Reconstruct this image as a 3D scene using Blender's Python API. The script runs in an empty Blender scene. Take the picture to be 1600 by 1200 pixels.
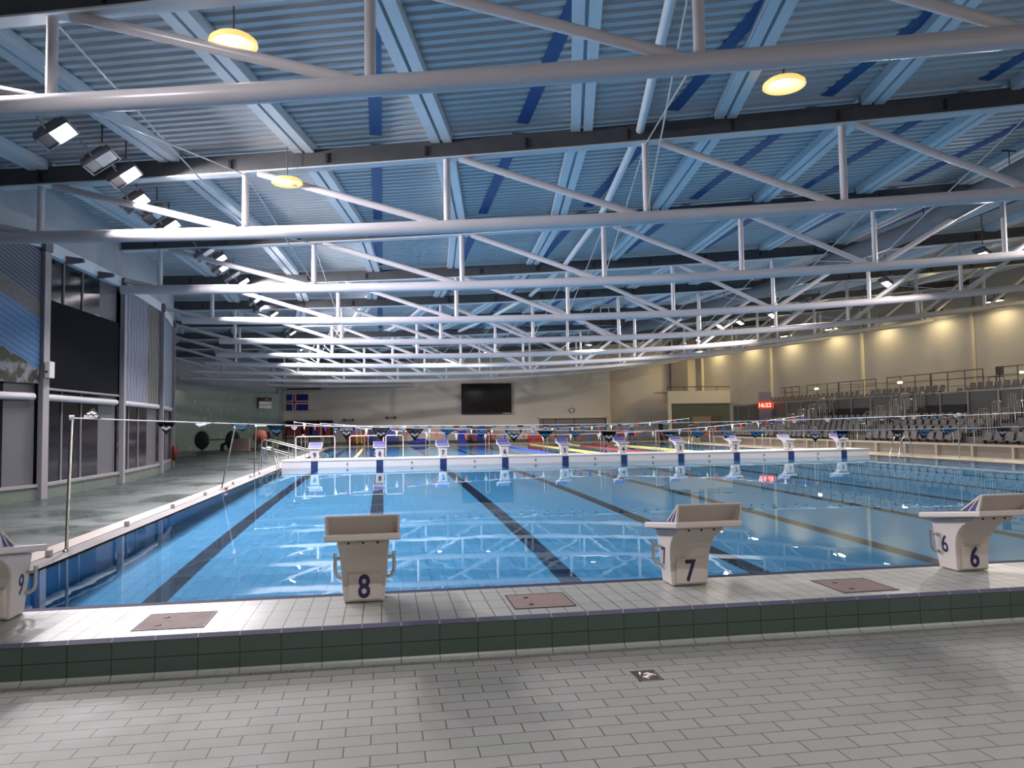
import bpy, bmesh, math, random
from mathutils import Vector, Matrix
random.seed(7)
PI = math.pi
scene = bpy.context.scene
C = scene.collection

# ---------------------------------------------------------------- camera
CAM = Vector((3.8916, -5.9901, 1.2772))
YAW, PITCH, ROLL, FPX = 0.1675, 0.0523, -0.0138, 1193.9
fv = Vector((math.sin(YAW)*math.cos(PITCH), math.cos(YAW)*math.cos(PITCH), math.sin(PITCH)))
rv = Vector((math.cos(YAW), -math.sin(YAW), 0)); uv = rv.cross(fv)
r2 = rv*math.cos(ROLL)+uv*math.sin(ROLL); u2 = -rv*math.sin(ROLL)+uv*math.cos(ROLL)
cd = bpy.data.cameras.new('camera'); cam = bpy.data.objects.new('camera', cd); C.objects.link(cam)
M = Matrix((r2, u2, -fv)).transposed().to_4x4(); M.translation = CAM
cam.matrix_world = M
cd.sensor_fit = 'HORIZONTAL'; cd.sensor_width = 36; cd.lens = 36*FPX/1600
cd.clip_start = 0.05; cd.clip_end = 300
scene.camera = cam

# ---------------------------------------------------------------- world, exposure, sampling
w = bpy.data.worlds.new('night'); scene.world = w; w.use_nodes = True
w.node_tree.nodes['Background'].inputs[0].default_value = (0.01, 0.014, 0.025, 1)
w.node_tree.nodes['Background'].inputs[1].default_value = 0.6
scene.view_settings.view_transform = 'Standard'
scene.view_settings.look = 'None'
scene.view_settings.exposure = 0.0
scene.view_settings.gamma = 1.0
scene.view_settings.use_curve_mapping = False
cy = scene.cycles
cy.use_denoising = True
cy.sample_clamp_indirect = 4.0
cy.sample_clamp_direct = 0.0
cy.max_bounces = 10; cy.diffuse_bounces = 4; cy.glossy_bounces = 4; cy.transmission_bounces = 8; cy.transparent_max_bounces = 8
cy.caustics_reflective = False; cy.caustics_refractive = True; cy.blur_glossy = 0.3
try: cy.use_light_tree = True
except Exception: pass
SPREAD = 150.0
FLOOD = 430.0      # watts of each pool floodlight
WASH = 220.0       # watts of each wall washer behind the stand

# ---------------------------------------------------------------- node helpers
def new_mat(name):
    m = bpy.data.materials.new(name); m.use_nodes = True
    nt = m.node_tree; b = nt.nodes['Principled BSDF']
    return m, nt, b
def rgba(c): return (c[0], c[1], c[2], 1.0)
def simple(name, col, rough=0.5, metal=0.0, emit=None, es=0.0, noise=0.0, nscale=3.0, spec=None):
    m, nt, b = new_mat(name)
    b.inputs['Base Color'].default_value = rgba(col)
    b.inputs['Roughness'].default_value = rough
    b.inputs['Metallic'].default_value = metal
    if spec is not None: b.inputs['Specular IOR Level'].default_value = spec
    if emit:
        b.inputs['Emission Color'].default_value = rgba(emit); b.inputs['Emission Strength'].default_value = es
    if noise > 0:
        tc = nt.nodes.new('ShaderNodeTexCoord'); n = nt.nodes.new('ShaderNodeTexNoise')
        n.inputs['Scale'].default_value = nscale; n.inputs['Detail'].default_value = 5
        nt.links.new(tc.outputs['Object'], n.inputs['Vector'])
        mx = nt.nodes.new('ShaderNodeMix'); mx.data_type = 'RGBA'
        mx.inputs['A'].default_value = rgba([c*(1-noise) for c in col]); mx.inputs['B'].default_value = rgba([min(1, c*(1+noise)) for c in col])
        nt.links.new(n.outputs['Fac'], mx.inputs['Factor']); nt.links.new(mx.outputs['Result'], b.inputs['Base Color'])
    return m
def math_node(nt, op, a=None, b=None, c=None):
    n = nt.nodes.new('ShaderNodeMath'); n.operation = op
    for i, v in enumerate((a, b, c)):
        if v is None: continue
        if isinstance(v, (int, float)): n.inputs[i].default_value = v
        else: nt.links.new(v, n.inputs[i])
    return n.outputs[0]
def mix_col(nt, fac, a, b, mode='MIX'):
    n = nt.nodes.new('ShaderNodeMix'); n.data_type = 'RGBA'; n.blend_type = mode
    for k, v in (('Factor', fac), ('A', a), ('B', b)):
        if isinstance(v, (int, float)): n.inputs[k].default_value = v
        elif isinstance(v, tuple): n.inputs[k].default_value = rgba(v)
        else: nt.links.new(v, n.inputs[k])
    return n.outputs['Result']
def coords(nt, rot=(0, 0, 0), loc=(0, 0, 0), src='Object'):
    tc = nt.nodes.new('ShaderNodeTexCoord'); mp = nt.nodes.new('ShaderNodeMapping')
    mp.inputs['Rotation'].default_value = rot; mp.inputs['Location'].default_value = loc
    nt.links.new(tc.outputs[src], mp.inputs['Vector']); return mp.outputs['Vector']
def sep(nt, v):
    n = nt.nodes.new('ShaderNodeSeparateXYZ'); nt.links.new(v, n.inputs[0]); return n.outputs
def noise(nt, v, scale, detail=4, rough=0.5):
    n = nt.nodes.new('ShaderNodeTexNoise'); n.inputs['Scale'].default_value = scale; n.inputs['Detail'].default_value = detail
    n.inputs['Roughness'].default_value = rough; nt.links.new(v, n.inputs['Vector']); return n.outputs['Fac']
def ramp(nt, fac, stops):
    n = nt.nodes.new('ShaderNodeValToRGB'); nt.links.new(fac, n.inputs[0]); e = n.color_ramp.elements
    while len(e) < len(stops): e.new(0.5)
    for i, (p, c) in enumerate(stops): e[i].position = p; e[i].color = rgba(c)
    return n.outputs[0]
def tiles(name, c1, c2, mortar, w, h, msize=0.004, offset=0.0, rough=0.35, rot=(0, 0, 0), loc=(0, 0, 0), bias=0.0, dirt=0.25, dscale=1.5, bump=0.3, wet=0.0):
    m, nt, b = new_mat(name)
    v = coords(nt, rot, loc)
    br = nt.nodes.new('ShaderNodeTexBrick'); nt.links.new(v, br.inputs['Vector'])
    br.offset = offset; br.squash = 1.0
    br.inputs['Scale'].default_value = 1.0; br.inputs['Brick Width'].default_value = w; br.inputs['Row Height'].default_value = h
    br.inputs['Mortar Size'].default_value = msize; br.inputs['Mortar Smooth'].default_value = 0.1; br.inputs['Bias'].default_value = bias
    br.inputs['Color1'].default_value = rgba(c1); br.inputs['Color2'].default_value = rgba(c2); br.inputs['Mortar'].default_value = rgba(mortar)
    n = noise(nt, v, dscale, 6, 0.6)
    col = mix_col(nt, math_node(nt, 'MULTIPLY', n, dirt), br.outputs['Color'], (c1[0]*0.45, c1[1]*0.45, c1[2]*0.42))
    nt.links.new(col, b.inputs['Base Color'])
    rr = math_node(nt, 'MULTIPLY_ADD', n, 0.25, rough-0.12)
    if wet > 0:
        wn = noise(nt, v, 0.55, 5, 0.65)
        wr = ramp(nt, wn, [(0.45, (0, 0, 0)), (0.58, (1, 1, 1))])
        rr = math_node(nt, 'MULTIPLY', rr, math_node(nt, 'SUBTRACT', 1.0, math_node(nt, 'MULTIPLY', wr, wet)))
    nt.links.new(rr, b.inputs['Roughness'])
    bp = nt.nodes.new('ShaderNodeBump'); bp.inputs['Strength'].default_value = bump; bp.inputs['Distance'].default_value = 0.004
    inv = math_node(nt, 'SUBTRACT', 1.0, br.outputs['Fac']); nt.links.new(inv, bp.inputs['Height']); nt.links.new(bp.outputs[0], b.inputs['Normal'])
    return m

# ---------------------------------------------------------------- materials
WHITE_STEEL = simple('white_painted_steel', (0.56, 0.54, 0.565), 0.28, noise=0.06, nscale=1.2)
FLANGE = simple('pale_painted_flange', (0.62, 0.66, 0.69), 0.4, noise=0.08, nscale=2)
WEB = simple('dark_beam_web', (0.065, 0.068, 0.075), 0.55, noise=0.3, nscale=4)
PURLIN = simple('pale_blue_white_channel', (0.66, 0.70, 0.73), 0.42, noise=0.08, nscale=2)
DARK = simple('near_black_plastic', (0.010, 0.010, 0.012), 0.5)
BLACK_GLASS = simple('night_window_glass', (0.006, 0.008, 0.012), 0.12, spec=0.22)
STEEL = simple('brushed_stainless', (0.62, 0.6, 0.57), 0.22, metal=1.0)
CABLE = simple('tension_rod_steel', (0.5, 0.5, 0.52), 0.4, metal=0.6)
BLOCKW = simple('cream_fibreglass', (0.60, 0.55, 0.51), 0.42, noise=0.05, nscale=6)
BLOCKTOP = simple('block_top_grip_blue', (0.055, 0.06, 0.22), 0.7, noise=0.1, nscale=30)
NUMBLUE = simple('navy_number_paint', (0.012, 0.012, 0.075), 0.45)
BULK = simple('white_bulkhead_panel', (0.60, 0.57, 0.565), 0.4, noise=0.03, nscale=2)
NAVY = simple('navy_lane_target', (0.012, 0.03, 0.12), 0.4)
ROPE = simple('white_rope', (0.85, 0.82, 0.82), 0.6)
FLAGBLACK = simple('black_pennant_cloth', (0.012, 0.011, 0.014), 0.7)
LOGOW = simple('white_print', (0.9, 0.88, 0.9), 0.6)
LOGOB = simple('sky_blue_print', (0.22, 0.45, 0.68), 0.6)
PWHITE = simple('white_pennant_cloth', (0.85, 0.83, 0.8), 0.7)
PRED = simple('red_pennant_cloth', (0.48, 0.04, 0.03), 0.7)
PBLUE = simple('blue_pennant_cloth', (0.03, 0.05, 0.33), 0.7)
GREYP = simple('grey_aluminium_panel', (0.10, 0.10, 0.115), 0.5, noise=0.08, nscale=1.5)
FRAMEP = simple('light_window_frame', (0.25, 0.24, 0.262), 0.4)
BLIND = simple('dark_roller_blind', (0.004, 0.005, 0.007), 0.95, spec=0.15, noise=0.25, nscale=1.2)
UPWALL = simple('grey_blue_upper_wall', (0.34, 0.37, 0.39), 0.7, noise=0.05)
BEIGE = simple('beige_wall_paint', (0.68, 0.62, 0.54), 0.75, noise=0.04, nscale=0.4)
BEIGE2 = simple('warm_beige_wall_cladding', (0.48, 0.445, 0.385), 0.75, noise=0.04, nscale=0.5)
LIGHTCOL = simple('cream_column_paint', (0.72, 0.66, 0.50), 0.5)
GREYDOOR = simple('grey_glazed_shutter', (0.20, 0.185, 0.185), 0.35)
STANDC = simple('stand_grey_concrete', (0.14, 0.13, 0.12), 0.7, noise=0.15, nscale=1.5)
STANDD = simple('dark_stand_cladding', (0.10, 0.09, 0.08), 0.6, noise=0.2, nscale=2)
TAN = simple('tan_bench_timber', (0.36, 0.31, 0.25), 0.5, noise=0.12, nscale=3)
SEATM = simple('grey_seat_plastic', (0.17, 0.157, 0.15), 0.42)
RAILM = simple('dull_steel_railing', (0.42, 0.40, 0.36), 0.3, metal=0.8)
RAILD = simple('brown_dark_railing', (0.09, 0.07, 0.055), 0.45)
REDP = simple('red_plastic', (0.45, 0.05, 0.03), 0.5)
ORANGE = simple('orange_plastic', (0.75, 0.22, 0.04), 0.5)
YELLOW = simple('yellow_float', (0.85, 0.62, 0.15), 0.5)
BLUEP = simple('blue_plastic', (0.02, 0.05, 0.42), 0.5)
BOXB = simple('brown_board', (0.28, 0.2, 0.16), 0.7, noise=0.1)
GREYBOX = simple('light_grey_box', (0.55, 0.54, 0.52), 0.5)
DUCT = simple('dark_grey_duct', (0.10, 0.11, 0.12), 0.5, noise=0.1)
SCREEN = simple('television_glass', (0.008, 0.007, 0.007), 0.12)
LENS = simple('floodlight_lens', (0.9, 0.9, 0.9), 0.3, emit=(1.0, 0.93, 0.96), es=30)
LENSR = simple('small_floodlight_lens', (0.9, 0.9, 0.9), 0.3, emit=(1.0, 0.90, 0.84), es=30)
LENSOFF = simple('unlit_lens', (0.5, 0.5, 0.48), 0.15)
AMBER = simple('amber_lamp_bowl', (0.9, 0.7, 0.3), 0.3, emit=(1.0, 0.58, 0.16), es=1.05)  # amber glows imitate downlights mirrored in the viewing pane
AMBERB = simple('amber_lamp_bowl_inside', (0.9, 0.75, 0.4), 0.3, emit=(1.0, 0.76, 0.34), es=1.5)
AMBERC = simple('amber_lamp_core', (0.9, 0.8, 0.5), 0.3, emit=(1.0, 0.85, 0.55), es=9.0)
EMERG = simple('white_exit_lamp', (0.9, 0.9, 0.9), 0.3, emit=(1.0, 0.93, 0.8), es=12)
LEDRED = simple('red_led_digits', (0.9, 0.1, 0.05), 0.3, emit=(1.0, 0.16, 0.10), es=6)
LEDDIM = simple('red_glowing_housing', (0.25, 0.02, 0.02), 0.3, emit=(1.0, 0.05, 0.03), es=0.5)
WASHL = simple('warm_washer_lens', (0.9, 0.8, 0.5), 0.3, emit=(1.0, 0.86, 0.50), es=14)
GREENV = simple('black_green_reel', (0.015, 0.02, 0.018), 0.5)

FLOORT = tiles('lower_floor_tiles', (0.265, 0.28, 0.262), (0.295, 0.295, 0.28), (0.085, 0.065, 0.05), 0.25, 0.12, 0.0035, 0.5, rough=0.68, loc=(0.05, 0.03, 0), dirt=0.30, dscale=0.9, wet=0.1)
PLINTHT = tiles('plinth_top_tiles', (0.34, 0.355, 0.335), (0.37, 0.375, 0.355), (0.055, 0.05, 0.045), 0.125, 0.25, 0.0038, 0.0, rough=0.5, loc=(0, 0.14, 0), dirt=0.35, dscale=1.6, wet=0.35)
PLINTHF = tiles('dark_green_face_tiles', (0.062, 0.098, 0.086), (0.070, 0.104, 0.092), (0.03, 0.02, 0.014), 0.25, 0.125, 0.0035, 0.0, rough=0.3, rot=(PI/2, 0, 0), dirt=0.3, dscale=2)
COVE = tiles('pale_cove_tiles', (0.36, 0.40, 0.37), (0.38, 0.41, 0.38), (0.12, 0.09, 0.08), 0.25, 1.0, 0.003, 0.0, rough=0.25, dirt=0.1)
EDGET = tiles('purple_blue_edge_tiles', (0.11, 0.11, 0.18), (0.12, 0.12, 0.19), (0.35, 0.32, 0.30), 0.25, 1.0, 0.004, 0.0, rough=0.6, dirt=0.15)
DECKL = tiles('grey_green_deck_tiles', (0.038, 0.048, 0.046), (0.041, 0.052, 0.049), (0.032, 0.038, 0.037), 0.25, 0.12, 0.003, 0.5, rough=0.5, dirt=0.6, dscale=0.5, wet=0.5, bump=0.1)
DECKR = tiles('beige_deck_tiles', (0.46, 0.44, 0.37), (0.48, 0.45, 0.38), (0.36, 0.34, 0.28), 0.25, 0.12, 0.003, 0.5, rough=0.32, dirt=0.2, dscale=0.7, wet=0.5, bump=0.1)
COPEP = tiles('pink_white_coping', (0.36, 0.315, 0.30), (0.375, 0.33, 0.315), (0.27, 0.24, 0.22), 0.12, 0.25, 0.003, 0.0, rough=0.35, dirt=0.2)
COPEG = tiles('grey_gutter_coping', (0.17, 0.16, 0.165), (0.18, 0.17, 0.175), (0.17, 0.16, 0.165), 0.12, 0.25, 0.003, 0.0, rough=0.35, dirt=0.25)
UPST = tiles('green_upstand_tiles', (0.12, 0.155, 0.135), (0.125, 0.16, 0.14), (0.10, 0.12, 0.105), 0.25, 0.125, 0.003, 0.0, rough=0.35, rot=(PI/2, 0, 0), dirt=0.15, bump=0.05)

def green_wall():
    m, nt, b = new_mat('speckled_green_wall_tiles')
    tc = nt.nodes.new('ShaderNodeTexCoord'); o = sep(nt, tc.outputs['UV'])
    u = math_node(nt, 'MULTIPLY', o[0], 1/0.28); v = math_node(nt, 'MULTIPLY', o[1], 1/0.30)
    fu = math_node(nt, 'FLOOR', u); fvv = math_node(nt, 'FLOOR', v)
    cb = nt.nodes.new('ShaderNodeCombineXYZ'); nt.links.new(fu, cb.inputs[0]); nt.links.new(fvv, cb.inputs[1])
    wn = nt.nodes.new('ShaderNodeTexWhiteNoise'); wn.noise_dimensions = '2D'; nt.links.new(cb.outputs[0], wn.inputs['Vector'])
    on = math_node(nt, 'GREATER_THAN', wn.outputs['Value'], 0.955)
    fr = math_node(nt, 'FRACT', u); inn = math_node(nt, 'MULTIPLY', math_node(nt, 'GREATER_THAN', fr, 0.25), math_node(nt, 'LESS_THAN', fr, 0.6))
    f = math_node(nt, 'MULTIPLY', on, inn)
    f = math_node(nt, 'MULTIPLY', f, 0.6)
    base = mix_col(nt, noise(nt, tc.outputs['UV'], 0.8, 3), (0.22, 0.31, 0.285), (0.26, 0.35, 0.32))
    nt.links.new(mix_col(nt, f, base, (0.5, 0.55, 0.52)), b.inputs['Base Color'])
    b.inputs['Roughness'].default_value = 0.22
    return m
GREENW = green_wall()

def roof_mat():
    m, nt, b = new_mat('corrugated_roof_sheet')
    tc = nt.nodes.new('ShaderNodeTexCoord'); o = sep(nt, tc.outputs['Object'])
    base = mix_col(nt, noise(nt, tc.outputs['Object'], 0.6, 4), (0.44, 0.47, 0.49), (0.50, 0.53, 0.55))
    nt.links.new(base, b.inputs['Base Color'])
    b.inputs['Roughness'].default_value = 0.45
    return m
ROOF = roof_mat()

def pool_mat():
    m, nt, b = new_mat('pool_tiles')
    tc = nt.nodes.new('ShaderNodeTexCoord'); o = sep(nt, tc.outputs['Object'])
    br = nt.nodes.new('ShaderNodeTexBrick'); nt.links.new(tc.outputs['Object'], br.inputs['Vector']); br.offset = 0.0
    br.inputs['Scale'].default_value = 1.0; br.inputs['Brick Width'].default_value = 0.1875; br.inputs['Row Height'].default_value = 0.375
    br.inputs['Mortar Size'].default_value = 0.007; br.inputs['Mortar Smooth'].default_value = 0.2
    br.inputs['Color1'].default_value = rgba((0.105, 0.375, 0.655)); br.inputs['Color2'].default_value = rgba((0.115, 0.39, 0.67)); br.inputs['Mortar'].default_value = rgba((0.05, 0.25, 0.5))
    ph = math_node(nt, 'DIVIDE', math_node(nt, 'SUBTRACT', o[0], 1.25), 2.5)
    fr = math_node(nt, 'ABSOLUTE', math_node(nt, 'SUBTRACT', ph, math_node(nt, 'ROUND', ph)))
    f = math_node(nt, 'LESS_THAN', fr, 0.056)
    f = math_node(nt, 'MULTIPLY', f, math_node(nt, 'LESS_THAN', o[2], -2.2))
    f = math_node(nt, 'MULTIPLY', f, math_node(nt, 'MULTIPLY', math_node(nt, 'GREATER_THAN', o[1], 1.0), math_node(nt, 'LESS_THAN', o[1], 50.8)))
    c = mix_col(nt, f, br.outputs['Color'], (0.003, 0.012, 0.045))
    # dark blue tile row along the water line
    g = math_node(nt, 'GREATER_THAN', o[2], -0.36)
    nt.links.new(mix_col(nt, g, c, (0.01, 0.03, 0.16)), b.inputs['Base Color'])
    b.inputs['Roughness'].default_value = 0.5
    return m
POOLM = pool_mat()

def water_mat():
    m = bpy.data.materials.new('pool_water'); m.use_nodes = True; nt = m.node_tree; nt.nodes.clear()
    out = nt.nodes.new('ShaderNodeOutputMaterial')
    g = nt.nodes.new('ShaderNodeBsdfGlass'); g.inputs['IOR'].default_value = 1.333; g.inputs['Roughness'].default_value = 0.0
    g.inputs['Color'].default_value = (0.86, 0.97, 1.0, 1)
    tc = nt.nodes.new('ShaderNodeTexCoord')
    n = noise(nt, tc.outputs['Object'], 1.3, 2)
    bp = nt.nodes.new('ShaderNodeBump'); bp.inputs['Strength'].default_value = 0.035; bp.inputs['Distance'].default_value = 0.03
    nt.links.new(n, bp.inputs['Height']); nt.links.new(bp.outputs[0], g.inputs['Normal'])
    nt.links.new(g.outputs[0], out.inputs['Surface'])
    return m
WATER = water_mat()

def banner(name, kind):
    m, nt, b = new_mat(name)
    tc = nt.nodes.new('ShaderNodeTexCoord'); o = sep(nt, tc.outputs['UV']); uvv = tc.outputs['UV']
    b.inputs['Roughness'].default_value = 0.6
    if kind == 'aerial':
        # slanted coordinate: stands above, blue pool in the middle, trees below
        t = math_node(nt, 'MULTIPLY_ADD', o[0], 0.42, o[1])
        n1 = noise(nt, uvv, 14, 4); n2 = noise(nt, uvv, 40, 3)
        tt = math_node(nt, 'ADD', t, math_node(nt, 'MULTIPLY', math_node(nt, 'SUBTRACT', n1, 0.5), 0.05))
        ph = math_node(nt, 'FRACT', math_node(nt, 'MULTIPLY', t, 34))
        st = mix_col(nt, math_node(nt, 'GREATER_THAN', ph, 0.5), (0.05, 0.085, 0.16), (0.22, 0.25, 0.32))
        ph2 = math_node(nt, 'FRACT', math_node(nt, 'MULTIPLY', t, 22))
        pool = mix_col(nt, math_node(nt, 'GREATER_THAN', ph2, 0.86), mix_col(nt, n2, (0.08, 0.26, 0.52), (0.16, 0.38, 0.66)), (0.03, 0.10, 0.28))
        tree = mix_col(nt, ramp(nt, n1, [(0.48, (0, 0, 0)), (0.6, (1, 1, 1))]), mix_col(nt, n2, (0.012, 0.016, 0.012), (0.10, 0.09, 0.05)), (0.35, 0.36, 0.38))
        c = mix_col(nt, math_node(nt, 'GREATER_THAN', tt, 0.52), tree, pool)
        edge = mix_col(nt, n2, (0.10, 0.10, 0.10), (0.35, 0.33, 0.32))
        c = mix_col(nt, math_node(nt, 'GREATER_THAN', tt, 0.89), c, edge)
        c = mix_col(nt, math_node(nt, 'GREATER_THAN', tt, 1.02), c, st)
        c = mix_col(nt, math_node(nt, 'GREATER_THAN', t, 1.38), c, (0.012, 0.03, 0.08))
    elif kind == 'fall':
        n1 = noise(nt, coords(nt, src='UV'), 5, 5)
        sx = math_node(nt, 'MULTIPLY_ADD', n1, 0.25, math_node(nt, 'SUBTRACT', o[0], 0.12))
        wv = nt.nodes.new('ShaderNodeTexWave'); wv.inputs['Scale'].default_value = 4; wv.inputs['Distortion'].default_value = 6; nt.links.new(uvv, wv.inputs['Vector'])
        a = mix_col(nt, wv.outputs['Fac'], (0.22, 0.25, 0.33), (0.42, 0.44, 0.50))
        d = mix_col(nt, wv.outputs['Fac'], (0.10, 0.09, 0.06), (0.32, 0.30, 0.25))
        c = mix_col(nt, math_node(nt, 'GREATER_THAN', sx, 0.62), a, d)
        c = mix_col(nt, math_node(nt, 'GREATER_THAN', sx, 0.93), c, (0.03, 0.04, 0.05))
    else:
        n1 = noise(nt, uvv, 6, 4)
        a = mix_col(nt, n1, (0.20, 0.35, 0.45), (0.36, 0.48, 0.58))
        c = mix_col(nt, math_node(nt, 'GREATER_THAN', o[0], 0.68), a, (0.38, 0.36, 0.38))
    nt.links.new(mix_col(nt, 1.0, c, (0.5, 0.5, 0.52), 'MULTIPLY'), b.inputs['Base Color'])
    return m
BAN_AIR = banner('aerial_view_print', 'aerial'); BAN_FALL = banner('waterfall_print', 'fall'); BAN_BLUE = banner('pale_blue_print', 'blue')

# ---------------------------------------------------------------- mesh builder
class MB:
    def __init__(s): s.v = []; s.f = []; s.m = []; s.sm = []
    def add(s, vs, fs, mi=0, smooth=False):
        o = len(s.v); s.v += [tuple(p) for p in vs]; s.f += [tuple(i+o for i in f) for f in fs]
        s.m += [mi]*len(fs); s.sm += [smooth]*len(fs); return s
    def box(s, x0, x1, y0, y1, z0, z1, mi=0):
        vs = [(x, y, z) for z in (z0, z1) for y in (y0, y1) for x in (x0, x1)]
        return s.add(vs, [(0, 2, 3, 1), (4, 5, 7, 6), (0, 1, 5, 4), (2, 6, 7, 3), (0, 4, 6, 2), (1, 3, 7, 5)], mi)
    def obox(s, c, ax, ay, az, mi=0):   # oriented box: centre and half-axis vectors
        c = Vector(c); ax = Vector(ax); ay = Vector(ay); az = Vector(az)
        vs = [c+ax*i+ay*j+az*k for k in (-1, 1) for j in (-1, 1) for i in (-1, 1)]
        return s.add(vs, [(0, 2, 3, 1), (4, 5, 7, 6), (0, 1, 5, 4), (2, 6, 7, 3), (0, 4, 6, 2), (1, 3, 7, 5)], mi)
    def bar(s, a, b, w, h, mi=0, up=(0, 0, 1)):  # rectangular bar from a to b
        a = Vector(a); b = Vector(b); d = b-a; L = d.length; d.normalize(); u = Vector(up)
        x = d.cross(u); 
        if x.length < 1e-5: x = d.cross(Vector((1, 0, 0)))
        x.normalize(); y = x.cross(d)
        return s.obox((a+b)/2, d*L/2, x*w/2, y*h/2, mi)
    def tube(s, pts, r, n=8, mi=0, cap=True):
        pts = [Vector(p) for p in pts]; rings = []
        if len(pts) < 2: return s
        rr = r if isinstance(r, (list, tuple)) else [r]*len(pts)
        d0 = (pts[1]-pts[0]).normalized(); ref = Vector((0, 0, 1)) if abs(d0.z) < 0.9 else Vector((1, 0, 0))
        x = d0.cross(ref).normalized()
        for i, p in enumerate(pts):
            d = (pts[min(i+1, len(pts)-1)]-pts[max(i-1, 0)]).normalized()
            x = (x-d*x.dot(d)).normalized(); y = d.cross(x)
            rings.append([p+(x*math.cos(2*PI*k/n)+y*math.sin(2*PI*k/n))*rr[i] for k in range(n)])
        vs = [q for rg in rings for q in rg]; fs = []
        for i in range(len(rings)-1):
            for k in range(n):
                fs.append((i*n+k, i*n+(k+1) % n, (i+1)*n+(k+1) % n, (i+1)*n+k))
        s.add(vs, fs, mi, True)
        if cap: s.add(rings[0], [tuple(range(n))[::-1]], mi); s.add(rings[-1], [tuple(range(n))], mi)
        return s
    def lathe(s, prof, n=20, mi=0, c=(0, 0, 0), axis='z'):
        vs = []; fs = []
        for r, z in prof:
            for k in range(n):
                a = 2*PI*k/n
                if axis == 'z': vs.append((c[0]+r*math.cos(a), c[1]+r*math.sin(a), c[2]+z))
                elif axis == 'y': vs.append((c[0]+r*math.cos(a), c[1]+z, c[2]+r*math.sin(a)))
                else: vs.append((c[0]+z, c[1]+r*math.cos(a), c[2]+r*math.sin(a)))
        for i in range(len(prof)-1):
            for k in range(n): fs.append((i*n+k, i*n+(k+1) % n, (i+1)*n+(k+1) % n, (i+1)*n+k))
        return s.add(vs, fs, mi, True)
    def prism(s, poly, x0, x1, mi=0, hw=None):  # poly in (y,z) extruded along x; hw(z) gives half width instead
        n = len(poly)
        if hw: A = [(-hw(z), y, z) for y, z in poly]; B = [(hw(z), y, z) for y, z in poly]
        else: A = [(x0, y, z) for y, z in poly]; B = [(x1, y, z) for y, z in poly]
        fs = [tuple(range(n)), tuple(range(2*n-1, n-1, -1))]
        fs += [(i, i+n, (i+1) % n+n, (i+1) % n) for i in range(n)]
        return s.add(A+B, fs, mi)
    def mesh(s, name, mats):
        me = bpy.data.meshes.new(name); me.from_pydata(s.v, [], s.f)
        for m in (mats if isinstance(mats, (list, tuple)) else [mats]): me.materials.append(m)
        me.polygons.foreach_set('material_index', s.m); me.polygons.foreach_set('use_smooth', s.sm)
        me.update(); return me
    def build(s, name, mats, parent=None, fix=False, **kw):
        me = s.mesh(name, mats)
        if fix:
            bm = bmesh.new(); bm.from_mesh(me); bmesh.ops.recalc_face_normals(bm, faces=bm.faces); bm.to_mesh(me); bm.free()
        o = bpy.data.objects.new(name, me); C.objects.link(o)
        if parent: o.parent = parent
        for k, v in kw.items(): o[k] = v
        return o
def empty(name, loc=(0, 0, 0), rz=0.0):
    o = bpy.data.objects.new(name, None); C.objects.link(o); o.location = loc; o.rotation_euler = (0, 0, rz); o.empty_display_size = 0.2
    return o
def tag(o, label, cat, group=None, kind=None):
    o['label'] = label; o['category'] = cat
    if group: o['group'] = group
    if kind: o['kind'] = kind
    return o
def struct(o): o['kind'] = 'structure'; return o
def bevel(o, w, seg=2):
    md = o.modifiers.new('bevel', 'BEVEL'); md.width = w; md.segments = seg; md.limit_method = 'ANGLE'; md.angle_limit = math.radians(35)
    return o
def kids(o): return [c for c in bpy.data.objects if c.parent == o]
def copy_tree(o, parent=None):
    c = o.copy(); C.objects.link(c)
    if parent: c.parent = parent
    for ch in o.children: copy_tree(ch, c)
    return c
ONES = ['', 'first', 'second', 'third', 'fourth', 'fifth', 'sixth', 'seventh', 'eighth', 'ninth', 'tenth', 'eleventh', 'twelfth', 'thirteenth', 'fourteenth', 'fifteenth', 'sixteenth', 'seventeenth', 'eighteenth', 'nineteenth']
TENS = {2: ('twenty', 'twentieth'), 3: ('thirty', 'thirtieth'), 4: ('forty', 'fortieth'), 5: ('fifty', 'fiftieth'), 6: ('sixty', 'sixtieth'), 7: ('seventy', 'seventieth')}
def nth(n):
    if n < 20: return ONES[n]
    t, o = divmod(n, 10)
    return TENS[t][1] if o == 0 else TENS[t][0]+'-'+ONES[o]
_txt = {}
def text_mesh(body, size, extrude=0.003, bold=0.0, mat=None, sx=1.0):
    key = (body, size, extrude, bold, mat.name, sx)
    if key in _txt: return _txt[key]
    cu = bpy.data.curves.new('lettering', 'FONT'); cu.body = body; cu.size = size; cu.extrude = extrude; cu.offset = bold
    cu.align_x = 'CENTER'; cu.align_y = 'CENTER'; cu.resolution_u = 6
    o = bpy.data.objects.new('lettering', cu); C.objects.link(o)
    dg = bpy.context.evaluated_depsgraph_get(); me = bpy.data.meshes.new_from_object(o.evaluated_get(dg))
    bpy.data.objects.remove(o); bpy.data.curves.remove(cu)
    xs = [v.co.x for v in me.vertices]; ys = [v.co.y for v in me.vertices]
    cx = (min(xs)+max(xs))/2; cyy = (min(ys)+max(ys))/2
    for v in me.vertices: v.co.x = (v.co.x-cx)*sx; v.co.y -= cyy
    me.materials.clear(); me.materials.append(mat); _txt[key] = me; return me
def place_text(me, name, loc, rot, parent=None):
    o = bpy.data.objects.new(name, me); C.objects.link(o); o.location = loc; o.rotation_euler = rot
    if parent: o.parent = parent
    return o

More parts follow.
